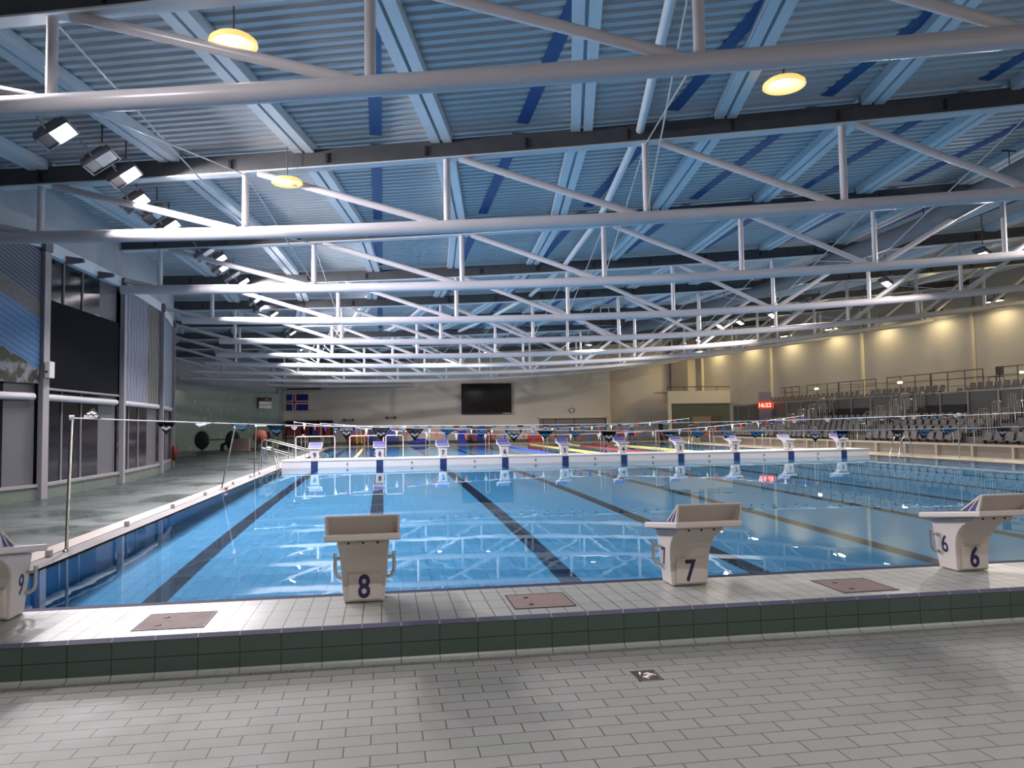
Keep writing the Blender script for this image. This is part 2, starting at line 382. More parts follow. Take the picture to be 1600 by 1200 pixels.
# ---------------------------------------------------------------- roof geometry (the hall fans: trusses are not parallel)
TP = [(4.64653, -0.12176, 0.0042), (5.04463, -0.06453, 0.02342, 0.00035)]
TR = [(-6.40, 0.15, -.29, .72), (-4.796, 5.929, -.258, .582), (-3.374, 11.742, -.231, .389), (-2.518, 17.533, -.187, .291), (-2.202, 22.949, -.120, .124),
      (-2.387, 28.242, -.053, -.046), (-3.182, 33.792, .012, -.135), (-4.324, 39.093, .094, -.188), (-6.020, 44.379, .180, -.266),
      (-7.515, 49.849, .257, -.358), (-9.023, 55.343, .312, -.392), (-10.6, 60.9, .36, -.45)]
def s_of_k(k): m = k-1; a, b, c = TP[0]; return a*m+b*m*m+c*m**3
KS = [s_of_k(k/10) for k in range(-10, 140)]
def k_of_s(s):
    lo, hi = -1.0, 13.9
    for _ in range(40):
        mid = (lo+hi)/2
        if s_of_k(mid) < s: lo = mid
        else: hi = mid
    return lo
def z_bot(i, s):
    m = k_of_s(s)-1; a, b, c, d = TP[1]; return a+b*m+c*m*m+d*m**3+TR[i][3]
def z_beam(i, s): return 6.35+0.5*TR[i][3]+0.02*s+0.0012*s*s       # underside of the top beam
def z_top(i, s): return z_beam(i, s)+0.42
def P(i, s, z): X, Y, a, d = TR[i]; return Vector((X+s*math.cos(a), Y+s*math.sin(a), z))
def tdir(i): a = TR[i][2]; return Vector((math.cos(a), math.sin(a), 0))
def ndir(i): a = TR[i][2]; return Vector((-math.sin(a), math.cos(a), 0))
YBACK = 60.5
S_LEFT = {0: -1.5, 1: -2.0, 2: -0.98, 3: -1.12, 4: -1.05, 5: -0.62, 6: -1.1, 7: -1.6, 8: -1.9, 9: -2.4, 10: -3.0}
S_BEAML = {0: -1.5, 1: -2.0, 2: -0.98, 3: -1.12, 4: -1.75, 5: -6.5, 6: -6.5, 7: -6.0, 8: -4.2, 9: -2.6, 10: -3.6}
def s_right(i):
    X, Y, a, d = TR[i]; s = s_of_k(11.2)
    if math.sin(a) > 0.01: s = min(s, (YBACK-0.2-Y)/math.sin(a))
    return s
def s_wall(i):
    X, Y, a, d = TR[i]; s = s_of_k(12)-0.05
    if math.sin(a) > 0.01: s = min(s, (YBACK-0.15-Y)/math.sin(a))
    return s

# ================================================================ SETTING
# lower floor where the photographer stands
struct(MB().box(-16, 44, -9, -0.907, -0.5, -0.245).build('floor', FLOORT))
# raised pool end
plinth = MB(); plinth.box(-2.5, 44, -0.887, -0.002, -0.49, -0.004, 0)
pl = struct(plinth.build('pool_end_plinth', PLINTHT))
struct(MB().box(-2.5, 44, -0.907, -0.888, -0.244, -0.020, 0).build('plinth_facing', PLINTHF))
e1 = MB(); e1.add([(-2.5, -0.913, -0.02), (44, -0.913, -0.02), (44, -0.884, 0.0015), (-2.5, -0.884, 0.0015), (-2.5, -0.884, -0.003), (44, -0.884, -0.003)], [(0, 1, 2, 3), (3, 2, 5, 4)])

struct(e1.build('trim_1', EDGET))
struct(MB().box(0.0, 25.0, 0.0, 0.088, -0.49, -0.003).build('trim_5', simple('navy_edge_tiles', (0.03, 0.035, 0.075), 0.75, spec=0.15, noise=0.2, nscale=8)))
cv = MB(); pts = [(-0.9078, -0.218), (-0.918, -0.231), (-0.934, -0.239), (-0.955, -0.2435)]
for (a, b) in zip(pts, pts[1:]): cv.add([(-2.5, a[0], a[1]), (44, a[0], a[1]), (44, b[0], b[1]), (-2.5, b[0], b[1])], [(3, 2, 1, 0)], 0, True)
struct(cv.build('trim_2', COVE))
# pool basin
b = MB(); D = -2.25; PL = 51.8
b.add([(0, 0.09, D), (25, 0.09, D), (25, PL, D), (0, PL, D)], [(0, 1, 2, 3)])
b.add([(0, 0.09, D), (0, PL, D), (0, PL, -0.305), (0, 0.09, -0.305)], [(0, 1, 2, 3)])
b.add([(25, 0.09, D), (25, PL, D), (25, PL, -0.305), (25, 0.09, -0.305)], [(3, 2, 1, 0)])
b.add([(0, PL, D), (25, PL, D), (25, PL, -0.305), (0, PL, -0.305)], [(0, 1, 2, 3)])
b.add([(0, 0.09, D), (25, 0.09, D), (25, 0.09, -0.3), (0, 0.09, -0.3)], [(3, 2, 1, 0)])
pb_ = struct(b.build('pool_basin', POOLM)); pb_.cycles.is_caustics_receiver = True
wt = MB(); ZW = -0.315
wt.add([(0, 0.09, ZW), (25, 0.09, ZW), (25, 24.62, ZW), (0, 24.62, ZW)], [(0, 1, 2, 3)], 0, True)
wt.add([(0, 26.2, ZW), (25, 26.2, ZW), (25, PL, ZW), (0, PL, ZW)], [(0, 1, 2, 3)], 0, True)
wo = wt.build('pool_water', WATER); wo.cycles.is_caustics_caster = True; tag(wo, 'still clear blue water filling the tiled swimming pool', 'water', kind='stuff')
# decks
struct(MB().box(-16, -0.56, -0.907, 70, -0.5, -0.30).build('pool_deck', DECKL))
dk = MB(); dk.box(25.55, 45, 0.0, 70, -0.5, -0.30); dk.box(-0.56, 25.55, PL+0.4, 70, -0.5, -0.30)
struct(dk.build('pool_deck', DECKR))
cp = MB(); cp.box(-0.56, -0.27, 0.0, PL+0.4, -0.5, -0.293, 0); cp.box(25.3, 25.55, 0.0, PL+0.4, -0.5, -0.293, 0); cp.box(-0.27, 25.3, PL+0.2, PL+0.4, -0.5, -0.293, 0)
struct(cp.build('pool_coping', COPEP))
cg = MB(); cg.box(-0.27, 0, 0.0, PL+0.2, -0.5, -0.302, 0); cg.box(25, 25.3, 0.0, PL+0.2, -0.5, -0.302, 0); cg.box(0, 25, PL, PL+0.2, -0.5, -0.302, 0)
struct(cg.build('pool_gutter', COPEG))

# back wall with a glazed shutter opening, and its recess on the right
bw = MB(); bw.box(-5.3, 24.1, YBACK, YBACK+0.3, -0.3, 8.2); bw.box(24.1, 40, YBACK+1.0, YBACK+1.3, -0.3, 9.5); bw.box(23.8, 24.1, YBACK+0.3, YBACK+1.0, -0.3, 8.2)
struct(bw.build('wall_back', BEIGE))
struct(MB().box(-4.4, 24.1, YBACK-0.03, YBACK-0.001, -0.3, -0.06).build('baseboard_back', UPST))
wf = MB(); wf.box(-16, 45, -9.3, -9, -0.3, 10); struct(wf.build('wall_near', BEIGE))
# angled green tiled wall on the left of the back wall
def quad_uv(name, a, b_, z0, z1, mat, thick=0.15, parent=None):
    a = Vector((a[0], a[1], 0)); b2 = Vector((b_[0], b_[1], 0)); d = (b2-a); L = d.length; d.normalize(); n = Vector((-d.y, d.x, 0))
    mb = MB(); mb.obox(((a+b2)/2+n*thick/2+Vector((0, 0, (z0+z1)/2))), d*L/2, n*thick/2, Vector((0, 0, (z1-z0)/2)))
    o = mb.build(name, mat, parent); me = o.data; u = me.uv_layers.new(name='UVMap')
    for lp in me.loops:
        co = me.vertices[lp.vertex_index].co; u.data[lp.index].uv = ((co-a).dot(d), co.z-z0)
    return o
ga, gb = (-12.0, 48.4), (-4.35, 57.2)
struct(quad_uv('wall_far_left', ga, gb, -0.3, 3.95, GREENW))
gw = MB()
def wallseg(mb, a, b_, z0, z1, th=0.2, mi=0, side=1):
    a = Vector((a[0], a[1], 0)); b2 = Vector((b_[0], b_[1], 0)); d = (b2-a); L = d.length; d.normalize(); n = Vector((-d.y, d.x, 0))*side
    mb.obox(((a+b2)/2+n*th/2+Vector((0, 0, (z0+z1)/2))), d*L/2, n*th/2, Vector((0, 0, (z1-z0)/2)), mi)
wallseg(gw, (-12, 48.6), (-4.35, 57.4), 3.95, 8.2, 0.15); wallseg(gw, (-4.35, 57.2), (-4.35, YBACK), -0.3, 8.2, 0.2, 0, 1)
struct(gw.build('wall_far_left', UPWALL))
wallseg(gw2 := MB(), (-12, 27.3), (-12, 48.6), -0.3, 8.2, 0.2)
wallseg(gw2, (-4.6, 27.2), (-12, 27.2), -0.3, 8.2, 0.2, 0, 1)
struct(gw2.build('wall_left', UPWALL))

# right wall behind the stand: follows the ends of the trusses
rw = MB(); pts = []
for i in range(0, 11):
    q = P(i, s_of_k(12), 0)
    if q.y < YBACK+0.8: pts.append((q.x, q.y))
pts = [(pts[0][0]-1.5, -9.2)]+pts; l0, l1 = pts[-2], pts[-1]
pts[-1] = (l0[0]+(l1[0]-l0[0])*1.0, l1[1]); pts.append((pts[-1][0]-0.4, YBACK+1.3))
for a, b_ in zip(pts, pts[1:]): wallseg(rw, b_, a, -0.3, 10.5, 0.25)
struct(rw.build('wall_right', BEIGE2))
RWALL = pts

# roof: corrugated sheets between trusses
rf = MB(); SS = [-8+i*2.3 for i in range(25)]
for i in range(0, 11):
    Lb = (P(i, 10, 0)-P(i+1, 10, 0)).length; nr = int(round(Lb/0.25)); rows = []
    for j in range(nr):
        for fr, h in ((0.0, 0), (0.45, 0), (0.55, 0.05), (0.92, 0.05)): rows.append(((j+fr)/nr, h))
    rows.append((1.0, 0))
    vs = []
    for t, h in rows:
        for s in SS:
            a = P(i, s, z_top(i, s)+0.13); c = P(i+1, s, z_top(i+1, s)+0.13); q = a.lerp(c, t); q.z += h; vs.append(q)
    n = len(SS); fs = [(r*n+k, r*n+k+1, (r+1)*n+k+1, (r+1)*n+k) for r in range(len(rows)-1) for k in range(n-1)]
    rf.add(vs, fs)
struct(rf.build('ceiling', ROOF))
def roof_z(x, y):
    p = Vector((x, y, 0))
    for i in range(0, 11):
        A = P(i, 0, 0); B = P(i+1, 0, 0); da = (p-A).dot(ndir(i)); db = (p-B).dot(ndir(i+1))
        if da >= 0 > db or (i == 0 and da < 0):
            t = max(0, da/(da-db)); sa = (p-A).dot(tdir(i)); sb = (p-B).dot(tdir(i+1))
            return (z_top(i, sa)*(1-t)+z_top(i+1, sb)*t)+0.13
    return 7.0
STRIP = simple('deep_blue_roof_strip', (0.012, 0.07, 0.22), 0.5)
sm = MB()
for k in range(0, 11):
    xs = 3.77+2.97*k
    for i in range(0, 10):
        q = []
        for ii in (i, i+1):
            X, Y, a, d = TR[ii]; s = (xs-X)/math.cos(a); c = P(ii, s, z_top(ii, s)+0.118); q.append(c)
        if s > s_of_k(12) or q[1].y > YBACK: continue
        for a in (0, 1): q[a].x = xs
        dd = (q[1]-q[0]).normalized(); sm.bar(q[0]+dd*0.25, q[1]-dd*0.25, 0.25, 0.012)
struct(sm.build('ceiling_strip', STRIP))

# ---------------------------------------------------------------- left window wall
WL = [(-7.6, 2.0), (-6.2, 6.5), (-4.95, 10.0), (-3.86, 13.15), (-3.63, 17.8), (-3.85, 22.6), (-4.60, 27.0)]
lw = MB()
lw2 = MB()
for a, b_ in zip(WL, WL[1:]):
    wallseg(lw, a, b_, -0.3, -0.01, 0.5, 0)
    wallseg(lw2, a, b_, 5.72, 7.4, 0.3, 0)
wallseg(lw, (-7.6, -9.1), (-7.6, 2.0), -0.3, 7.5, 0.3, 0)
struct(lw.build('baseboard_left', UPST)); struct(lw2.build('wall_left', UPWALL))
# pale beam over the windows
eb = MB()
for a, b_ in zip(WL[2:], WL[3:]): wallseg(eb, (a[0]+0.03, a[1]), (b_[0]+0.03, b_[1]), 5.42, 5.72, 0.34, 0)
struct(eb.build('trim_3', PURLIN))
sl = MB()
for a, b_ in zip(WL[1:], WL[2:]): wallseg(sl, (a[0]+0.03, a[1]), (b_[0]+0.03, b_[1]), -0.01, 0.05, 0.2, 0)
struct(sl.build('trim_4', FRAMEP))
def seg_pt(a, b_, t, off=0.0):
    a = Vector((a[0], a[1], 0)); b2 = Vector((b_[0], b_[1], 0)); d = (b2-a).normalized(); n = Vector((-d.y, d.x, 0))
    return a.lerp(b2, t)-n*off
wn = 0
BAYN = ['nearest the camera', 'behind the first visible column', 'behind the second column', 'at the far end of the window wall']
for bi, (a, b_) in enumerate(zip(WL[1:], WL[2:])):
    if bi == 0: continue
    wn += 1
    root = empty('window_%d' % wn, seg_pt(a, b_, 0)); root['kind'] = 'structure'
    def part(mb, name, mat):
        o = mb.build(name, mat); o.parent = root; o.matrix_parent_inverse = Matrix.Translation(-root.location); return o
    # dark glass low and high, grey side panel, mullions
    g = MB(); pa = seg_pt(a, b_, 0.03, -0.14); pb = seg_pt(a, b_, 0.74 if bi > 1 else 0.72, -0.14); pc = seg_pt(a, b_, 0.97, -0.10)
    wallseg(g, pa, pb, 0.05, 2.3, 0.02); wallseg(g, pa, pb, 4.3, 5.42, 0.02); part(g, 'window_glass', BLACK_GLASS)
    gp = MB(); wallseg(gp, pb, pc, 0.05, 5.42, 0.05)
    part(gp, 'side_panel', GREYP)
    ml = MB()
    for t in (0.27, 0.5):
        q = seg_pt(a, b_, t, -0.11); q2 = seg_pt(a, b_, t+0.008, -0.11); wallseg(ml, q, q2, 0.05, 2.3, 0.04); wallseg(ml, q, q2, 4.3, 5.42, 0.04)
    part(ml, 'mullion', FRAMEP)
    tb = MB()
    q0, q1 = seg_pt(a, b_, 0.03, -0.02), seg_pt(a, b_, 0.93, -0.02)
    tb.tube([q0+Vector((0, 0, 2.05)), q1+Vector((0, 0, 2.05))], 0.085, 14)
    part(tb, 'transom_tube', WHITE_STEEL)
    if bi == 2:
        bl = MB(); wallseg(bl, seg_pt(a, b_, 0.03, -0.02), seg_pt(a, b_, 0.965, -0.02), 2.27, 4.36, 0.03)
        o = bl.build('roller_blind', BLIND); tag(o, 'dark roller blind pulled down over the middle of the second window bay', 'blind')
        rb = MB(); rb.tube([seg_pt(a, b_, 0.03, 0.05)+Vector((0, 0, 2.24)), seg_pt(a, b_, 0.93, 0.05)+Vector((0, 0, 2.24))], 0.03, 8)
        o2 = rb.build('bottom_bar', FRAMEP); o2.parent = o
        for t in (0.22, 0.62):
            br = MB(); c0 = seg_pt(a, b_, t, 0.0)
            d = (seg_pt(a, b_, 1)-seg_pt(a, b_, 0)).normalized(); nn = Vector((d.y, -d.x, 0))
            br.add([c0+Vector((0, 0, 5.36)), c0+nn*0.42+Vector((0, 0, 5.42)), c0+nn*0.42+Vector((0, 0, 5.5)), c0+Vector((0, 0, 5.56)),
                    c0+d*0.12+Vector((0, 0, 5.36)), c0+d*0.12+nn*0.42+Vector((0, 0, 5.42)), c0+d*0.12+nn*0.42+Vector((0, 0, 5.5)), c0+d*0.12+Vector((0, 0, 5.56))],
                   [(0, 1, 2, 3), (7, 6, 5, 4), (0, 4, 5, 1), (1, 5, 6, 2), (2, 6, 7, 3)])
            o = br.build('wall_bracket', GREYP, fix=True); tag(o, '%s grey bracket on the pale beam above the dark blind' % ('near' if t < 0.5 else 'far'), 'bracket', 'brackets above the blind')
# columns
COLX = [(WL[3], 'A'), (WL[4], 'B'), (WL[5], 'C'), (WL[6], 'D')]
for n_, (q, _) in enumerate(COLX):
    mb = MB(); ww = [0.19, 0.15, 0.12, 0.12][n_]
    d = Vector((WL[n_+3][0]-WL[n_+2][0], WL[n_+3][1]-WL[n_+2][1], 0)).normalized(); nn = Vector((d.y, -d.x, 0))
    c = Vector((q[0], q[1], 2.56))+nn*0.05
    mb.obox(c, nn*0.07, d*ww/2, Vector((0, 0, 2.86)))
    o = mb.build('wall_column', FRAMEP); bevel(o, 0.01)
    tag(o, '%s pale steel column of the window wall, counted from the camera' % nth(n_+1), 'column', 'columns of the window wall')
    cap = MB(); cap.obox(c+Vector((0, 0, 3.0)), nn*0.09, d*(ww/2+0.02), Vector((0, 0, 0.14))); o2 = cap.build('column_head', GREYP, o)
# banners
def ban(name, a, b_, t0, t1, z0, z1, mat, label):
    o = quad_uv(name, tuple(seg_pt(a, b_, t0, 0.03)[:2]), tuple(seg_pt(a, b_, t1, 0.03)[:2]), z0, z1, mat, 0.02)
    me = o.data; L = max(u.uv[0] for u in me.uv_layers[0].data) or 1; H = z1-z0
    for u in me.uv_layers[0].data: u.uv = (u.uv[0]/L, u.uv[1]/H)
    tag(o, label, 'banner'); return o
bn = ban('printed_banner', WL[2], WL[3], 0.02, 0.965, 2.35, 5.5, BAN_AIR, 'large printed banner with a blue pool from above, stands and dark trees')
o = ban('printed_banner', WL[4], WL[5], 0.04, 0.97, 2.12, 5.4, BAN_FALL, 'tall pale grey banner with streaks of falling water, between second and third column')
o = ban('printed_banner', WL[5], WL[6], 0.06, 0.92, 2.05, 5.3, BAN_BLUE, 'narrow light blue banner next to the farthest window column')
bx = MB(); bx.box(-3.745, -3.63, 12.98, 13.25, 2.48, 2.86); o = bx.build('junction_box', GREYBOX); bevel(o, 0.01); tag(o, 'small square cream box fixed to the nearest wall column', 'electric box')
kn = MB(); kn.lathe([(0.0, -0.02), (0.03, -0.02), (0.03, 0.0), (0.0, 0.0)], 10, 0, (-3.69, 12.965, 2.62), 'y'); kn.build('key_switch', DARK, o)

# ================================================================ TRUSSES
def clipseg(a, b_, sa, sb, smin):
    if sa >= smin: return a, b_
    t = (smin-sa)/(sb-sa); return a.lerp(b_, t), b_
for i in range(1, 11):
    root = empty('roof_truss', (0, 0, 0))
    tag(root, '%s white tubular roof truss from the camera, with its dark top beam' % nth(i), 'roof truss', 'roof trusses spanning the hall')
    s0, s1 = S_LEFT[i], s_right(i); sb0, sb1 = S_BEAML[i], s_wall(i)
    n = 26; ss = [s0+(s1-s0)*k/n for k in range(n+1)]
    MB().tube([P(i, s, z_bot(i, s)) for s in ss], 0.135, 20).build('bottom_chord', WHITE_STEEL, root)
    ss = [sb0+(sb1-sb0)*k/n for k in range(n+1)]; T_ = tdir(i); N_ = ndir(i)
    web = MB(); fl = MB()
    for a, b_ in zip(ss, ss[1:]):
        b_ += 0.002
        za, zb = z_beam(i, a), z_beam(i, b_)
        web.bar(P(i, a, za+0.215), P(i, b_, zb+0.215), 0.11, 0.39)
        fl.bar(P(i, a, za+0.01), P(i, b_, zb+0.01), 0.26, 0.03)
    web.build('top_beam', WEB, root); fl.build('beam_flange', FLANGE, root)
    s = sb0+1.0
    while s < sb1-0.3 and i < 6:
        MB().obox(P(i, s, z_beam(i, s)+0.2)-N_*0.075, T_*0.03, N_*0.02, Vector((0, 0, 0.1))).build('bolt_plate', DARK, root); s += 2.1
    for k in range(0, 13):
        s = s_of_k(k)
        if s0-0.02 <= s <= s1 and k >= 1:
            MB().tube([P(i, s, z_bot(i, s)+0.1), P(i, s, z_beam(i, s))], 0.072, 12).build('vertical_post', WHITE_STEEL, root)
        # diagonals lean away from the middle of the span
        if k < 12:
            sn = s_of_k(k+1)
            if k < 6:
                a = P(i, s+0.28, z_beam(i, s+0.28)); b_ = P(i, sn-0.22, z_bot(i, sn-0.22)+0.09); sa, sbb = s+0.28, sn-0.22
            else:
                a = P(i, s+0.22, z_bot(i, s+0.22)+0.09); b_ = P(i, sn-0.28, z_beam(i, sn-0.28)); sa, sbb = s+0.22, sn-0.28
            if sbb > sb1 or sbb < s0: continue
            if k < 6: a, b_ = clipseg(a, b_, sa, sbb, sb0+0.1)
            if k >= 6 and sa > s1-0.3: continue
            MB().tube([a, b_], 0.075, 12).build('diagonal_strut', WHITE_STEEL, root)
# cross bracing rods between neighbouring trusses
for i in range(1, 8):
    for k in (2, 4, 6, 8):
        s = s_of_k(k)
        if s > s_right(i) or s > s_right(i+1): continue
        for kind in (0, 1):
            a = P(i, s, z_bot(i, s)+0.12 if kind == 0 else z_beam(i, s)-0.02); b_ = P(i+1, s, z_beam(i+1, s)-0.02 if kind == 0 else z_bot(i+1, s)+0.12)
            o = MB().tube([a, b_], 0.014, 6).build('brace_rod', CABLE)
            tag(o, 'thin %s brace rod behind the %s truss at its %s node' % ('rising' if kind == 0 else 'falling', nth(i), nth(k)), 'brace rod', 'brace rods between trusses')

# purlins: each a pale twin channel between two top beams
for i in range(0, 10):
    for j in range(-1, 15):
        s = 2.92*j-0.02
        if s < S_BEAML.get(i, -1.5)+0.3 and s < S_BEAML[i+1]+0.3: continue
        if s > s_wall(i)-0.3 and i > 0: continue
        if s > s_wall(i+1)-0.3: continue
        a = P(i, s, z_top(i, s)); b_ = P(i+1, s, z_top(i+1, s)); d = (b_-a).normalized(); a = a+d*0.07; b_ = b_-d*0.07
        x = Vector((d.y, -d.x, 0)).normalized()
        mb = MB()
        mb.bar(a-x*0.125+Vector((0, 0, 0.02)), b_-x*0.125+Vector((0, 0, 0.02)), 0.19, 0.20)
        mb.bar(a+x*0.125+Vector((0, 0, 0.02)), b_+x*0.125+Vector((0, 0, 0.02)), 0.19, 0.20)
        mb.bar(a+Vector((0, 0, 0.09)), b_+Vector((0, 0, 0.09)), 0.14, 0.06)
        o = mb.build('roof_purlin', PURLIN)
        tag(o, 'pale twin roof purlin %s truss, %s from the left wall' % (('before the first' if i == 0 else 'behind the %s' % nth(i)), nth(j+2)), 'purlin', 'roof purlins')
# round pipe running under the purlins
pp = []
for i in range(0, 9): s = 12.85; pp.append(P(i, s, z_top(i, s)-0.16 if i else z_top(i, s)-0.16))
for i in range(0, 8):
    d = (pp[i+1]-pp[i]).normalized()
    o = MB().tube([pp[i]+d*0.08, pp[i+1]-d*0.08], 0.085, 14).build('round_pipe', PURLIN)
    tag(o, 'pale round service pipe below the roof, length behind the %s truss' % (nth(i) if i else 'imagined near'), 'pipe', 'lengths of the round service pipe') if i else tag(o, 'pale round service pipe below the roof, length nearest the camera', 'pipe', 'lengths of the round service pipe')
# large dark duct on the right
dp = [(18.2, 5.0), (19.4, 10.5), (20.5, 15.0), (20.7, 20.2), (21.2, 24.2), (20.9, 30), (20.2, 37), (19.0, 43)]
o = MB().tube([(x, y, 7.25) for x, y in dp], 0.30, 20).build('ventilation_duct', DUCT)
tag(o, 'large dark grey round ventilation duct running under the roof on the right', 'duct')
for x, y in dp[1:-1]:
    h = MB().tube([(x, y, 7.5), (x, y, 7.95)], 0.012, 6); h.box(x-0.2, x+0.2, y-0.02, y+0.02, 7.93, 7.96); h.build('duct_hanger', DARK, o)

# ================================================================ LIGHTS
def flood(x, y, z, lit, tilt, label, group, lens=LENS, yaw=0.0, scale=1.0):
    pw = 1.15 if y < 35 else 1.9
    if -2 < y < 7: pw = 0.42
    """rectangular floodlight: the lens looks down and sideways by tilt (towards +x)"""
    r = empty('pool_floodlight', (x, y, z)); tag(r, label, 'floodlight', group)
    r.rotation_euler = (0, -tilt, yaw); r.scale = (scale,)*3
    H = MB().tube([(x, y, z+0.33*scale), (x, y, roof_z(x, y)-0.02)], 0.018, 6).build('hanger_rod', GREYP, r); H.matrix_parent_inverse = Matrix.LocRotScale(Vector((x, y, z)), r.rotation_euler, r.scale).inverted()
    h = MB(); h.box(-0.25, 0.25, -0.22, 0.22, 0.03, 0.10); h.box(-0.16, 0.16, -0.14, 0.14, 0.10, 0.17)
    h.box(-0.27, -0.24, -0.23, 0.23, -0.02, 0.05); h.box(0.24, 0.27, -0.23, 0.23, -0.02, 0.05); h.box(-0.27, 0.27, -0.24, -0.22, -0.02, 0.05); h.box(-0.27, 0.27, 0.22, 0.24, -0.02, 0.05)
    h.build('lamp_housing', GREYP, r)
    MB().box(-0.23, -0.06, -0.21, 0.21, 0.005, 0.03).build('reflector_shade', DARK, r)
    MB().box(-0.05, 0.23, -0.2, 0.2, 0.0, 0.03).build('lamp_lens', lens if lit else LENSOFF, r)
    if lit:
        ld = bpy.data.lights.new('flood_light', 'AREA'); ld.shape = 'RECTANGLE'; ld.size = 0.27; ld.size_y = 0.39; ld.energy = FLOOD*scale*pw; ld.spread = math.radians(SPREAD); ld.color = (1.0, 0.93, 0.96) if lens is LENS else (1.0, 0.90, 0.84)
        ld.cycles.is_caustics_light = True
        lo = bpy.data.objects.new('flood_light', ld); C.objects.link(lo); lo.parent = r; lo.location = (0.09, 0, -0.006)
    b_ = MB(); b_.tube([(-0.05, -0.25, 0.05), (-0.05, -0.25, 0.34), (-0.05, 0.25, 0.34), (-0.05, 0.25, 0.05)], 0.014, 6); b_.build('mounting_yoke', GREYBOX, r)
    return r
LROW = [(-1.62, 1.6, 1), (-1.70, 5.2, 1),  (-1.68, 8.2, 1), (-1.40, 9.5, 0), (-1.25, 10.4, 1), (-1.62, 12.3, 1), (-1.45, 13.3, 0), (-1.50, 14.5, 1), (-1.25, 17.5, 0), (-1.10, 18.4, 1), (-1.20, 19.6, 1), (-1.10, 20.9, 0), (-1.06, 22.2, 1),
        (-1.16, 26.0, 1), (-1.33, 28.3, 1), (-1.1, 30.2, 1), (-0.72, 32.8, 1), (-1.09, 37.4, 1), (-1.3, 42.0, 1), (-1.5, 46.5, 1)]
for n_, (x, y, lit) in enumerate(LROW):
    flood(x, y, 6.4, lit, 0.62, '%s %s floodlight from the camera in the row above the left deck' % ('lit' if lit else 'unlit', nth(n_+1)), 'floodlights above the left deck', scale=1.15)
RROW = [(23.8, 0.5), (24.0, 6.5), (24.2, 11.5), (24.3, 17.0), (24.47, 22.4), (24.18, 28.0), (24.33, 31.65), (23.89, 34.5), (23.45, 36.2), (25.5, 44.0)]
for n_, (x, y) in enumerate(RROW):
    flood(x, y, 6.9, 1, -0.6, 'lit %s floodlight from the camera in the row along the right side' % nth(n_+1), 'floodlights along the right side', LENSR, PI*0)
for n_, (x, y) in enumerate([(4.5, -6.8), (13.0, -6.8)]):
    flood(x, y, 6.6, 1, 0.0, '%s flood lamp over the lower floor behind the camera' % ('left', 'right')[n_], 'flood lamps over the lower floor', LENS, 0.0, 0.5)
for n_, (x, y, z) in enumerate([(14.87, 34.0, 5.5), (9.84, 38.5, 5.5), (7.07, 39.4, 5.5)]):
    flood(x, y, z, 1, 0.0, '%s small bright lamp hanging over the middle of the pool, from the right' % nth(n_+1), 'small lamps over mid pool', LENSR, 0, 0.7)
for n_, (x, y, z) in enumerate([(1.97, 4.3, 6.37), (10.95, 6.3, 7.26), (1.95, 10.2, 6.38)]):  # made-up glowing bowls, standing in for downlight reflections in the window pane
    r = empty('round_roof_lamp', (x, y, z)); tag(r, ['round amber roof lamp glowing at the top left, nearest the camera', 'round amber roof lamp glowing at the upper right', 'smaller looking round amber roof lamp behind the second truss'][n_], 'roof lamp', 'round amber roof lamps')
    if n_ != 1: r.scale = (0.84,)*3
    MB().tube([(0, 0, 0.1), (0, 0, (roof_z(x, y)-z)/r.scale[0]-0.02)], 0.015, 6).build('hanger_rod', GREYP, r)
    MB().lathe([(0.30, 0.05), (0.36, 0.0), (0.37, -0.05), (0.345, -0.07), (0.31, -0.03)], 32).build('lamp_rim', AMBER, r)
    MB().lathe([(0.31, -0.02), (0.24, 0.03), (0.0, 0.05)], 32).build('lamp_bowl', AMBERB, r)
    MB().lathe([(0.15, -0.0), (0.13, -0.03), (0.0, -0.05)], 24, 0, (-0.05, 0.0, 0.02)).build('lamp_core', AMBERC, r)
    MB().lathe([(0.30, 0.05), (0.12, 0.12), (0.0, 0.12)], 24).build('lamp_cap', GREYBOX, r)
# warm wall washers at the top of the wall behind the stand
wi = 0
for a, b_ in zip(RWALL[2:], RWALL[3:]):
    for t in (0.25, 0.75):
        q = Vector((a[0], a[1], 0)).lerp(Vector((b_[0], b_[1], 0)), t)
        if q.y < 6 or q.y > 59: continue
        wi += 1
        d = Vector((b_[0]-a[0], b_[1]-a[1], 0)).normalized(); n = Vector((-d.y, d.x, 0))
        zt = 7.9
        r = empty('wall_washer_lamp', (q+n*0.6+Vector((0, 0, zt))), math.atan2(d.y, d.x)-PI/2); tag(r, '%s warm wall washer above the stand, counted from the near end' % nth(wi), 'wall lamp', 'warm wall washers above the stand')
        MB().box(-0.12, 0.12, -0.55, 0.55, 0.0, 0.14).build('lamp_housing', GREYP, r)
        MB().box(-0.10, 0.10, -0.5, 0.5, -0.02, 0.0).build('lamp_tube', WASHL, r)
        MB().tube([(0, 0, 0.14), (0, 0, 0.55)], 0.02, 6).build('mounting_rod', GREYP, r)
        ld = bpy.data.lights.new('washer_light', 'AREA'); ld.shape = 'RECTANGLE'; ld.size = 0.2; ld.size_y = 1.0; ld.energy = WASH; ld.color = (1.0, 0.80, 0.44)
        lo = bpy.data.objects.new('washer_light', ld); C.objects.link(lo); lo.parent = r; lo.location = (0.0, 0, -0.03); lo.rotation_euler = (0, math.radians(38), 0)

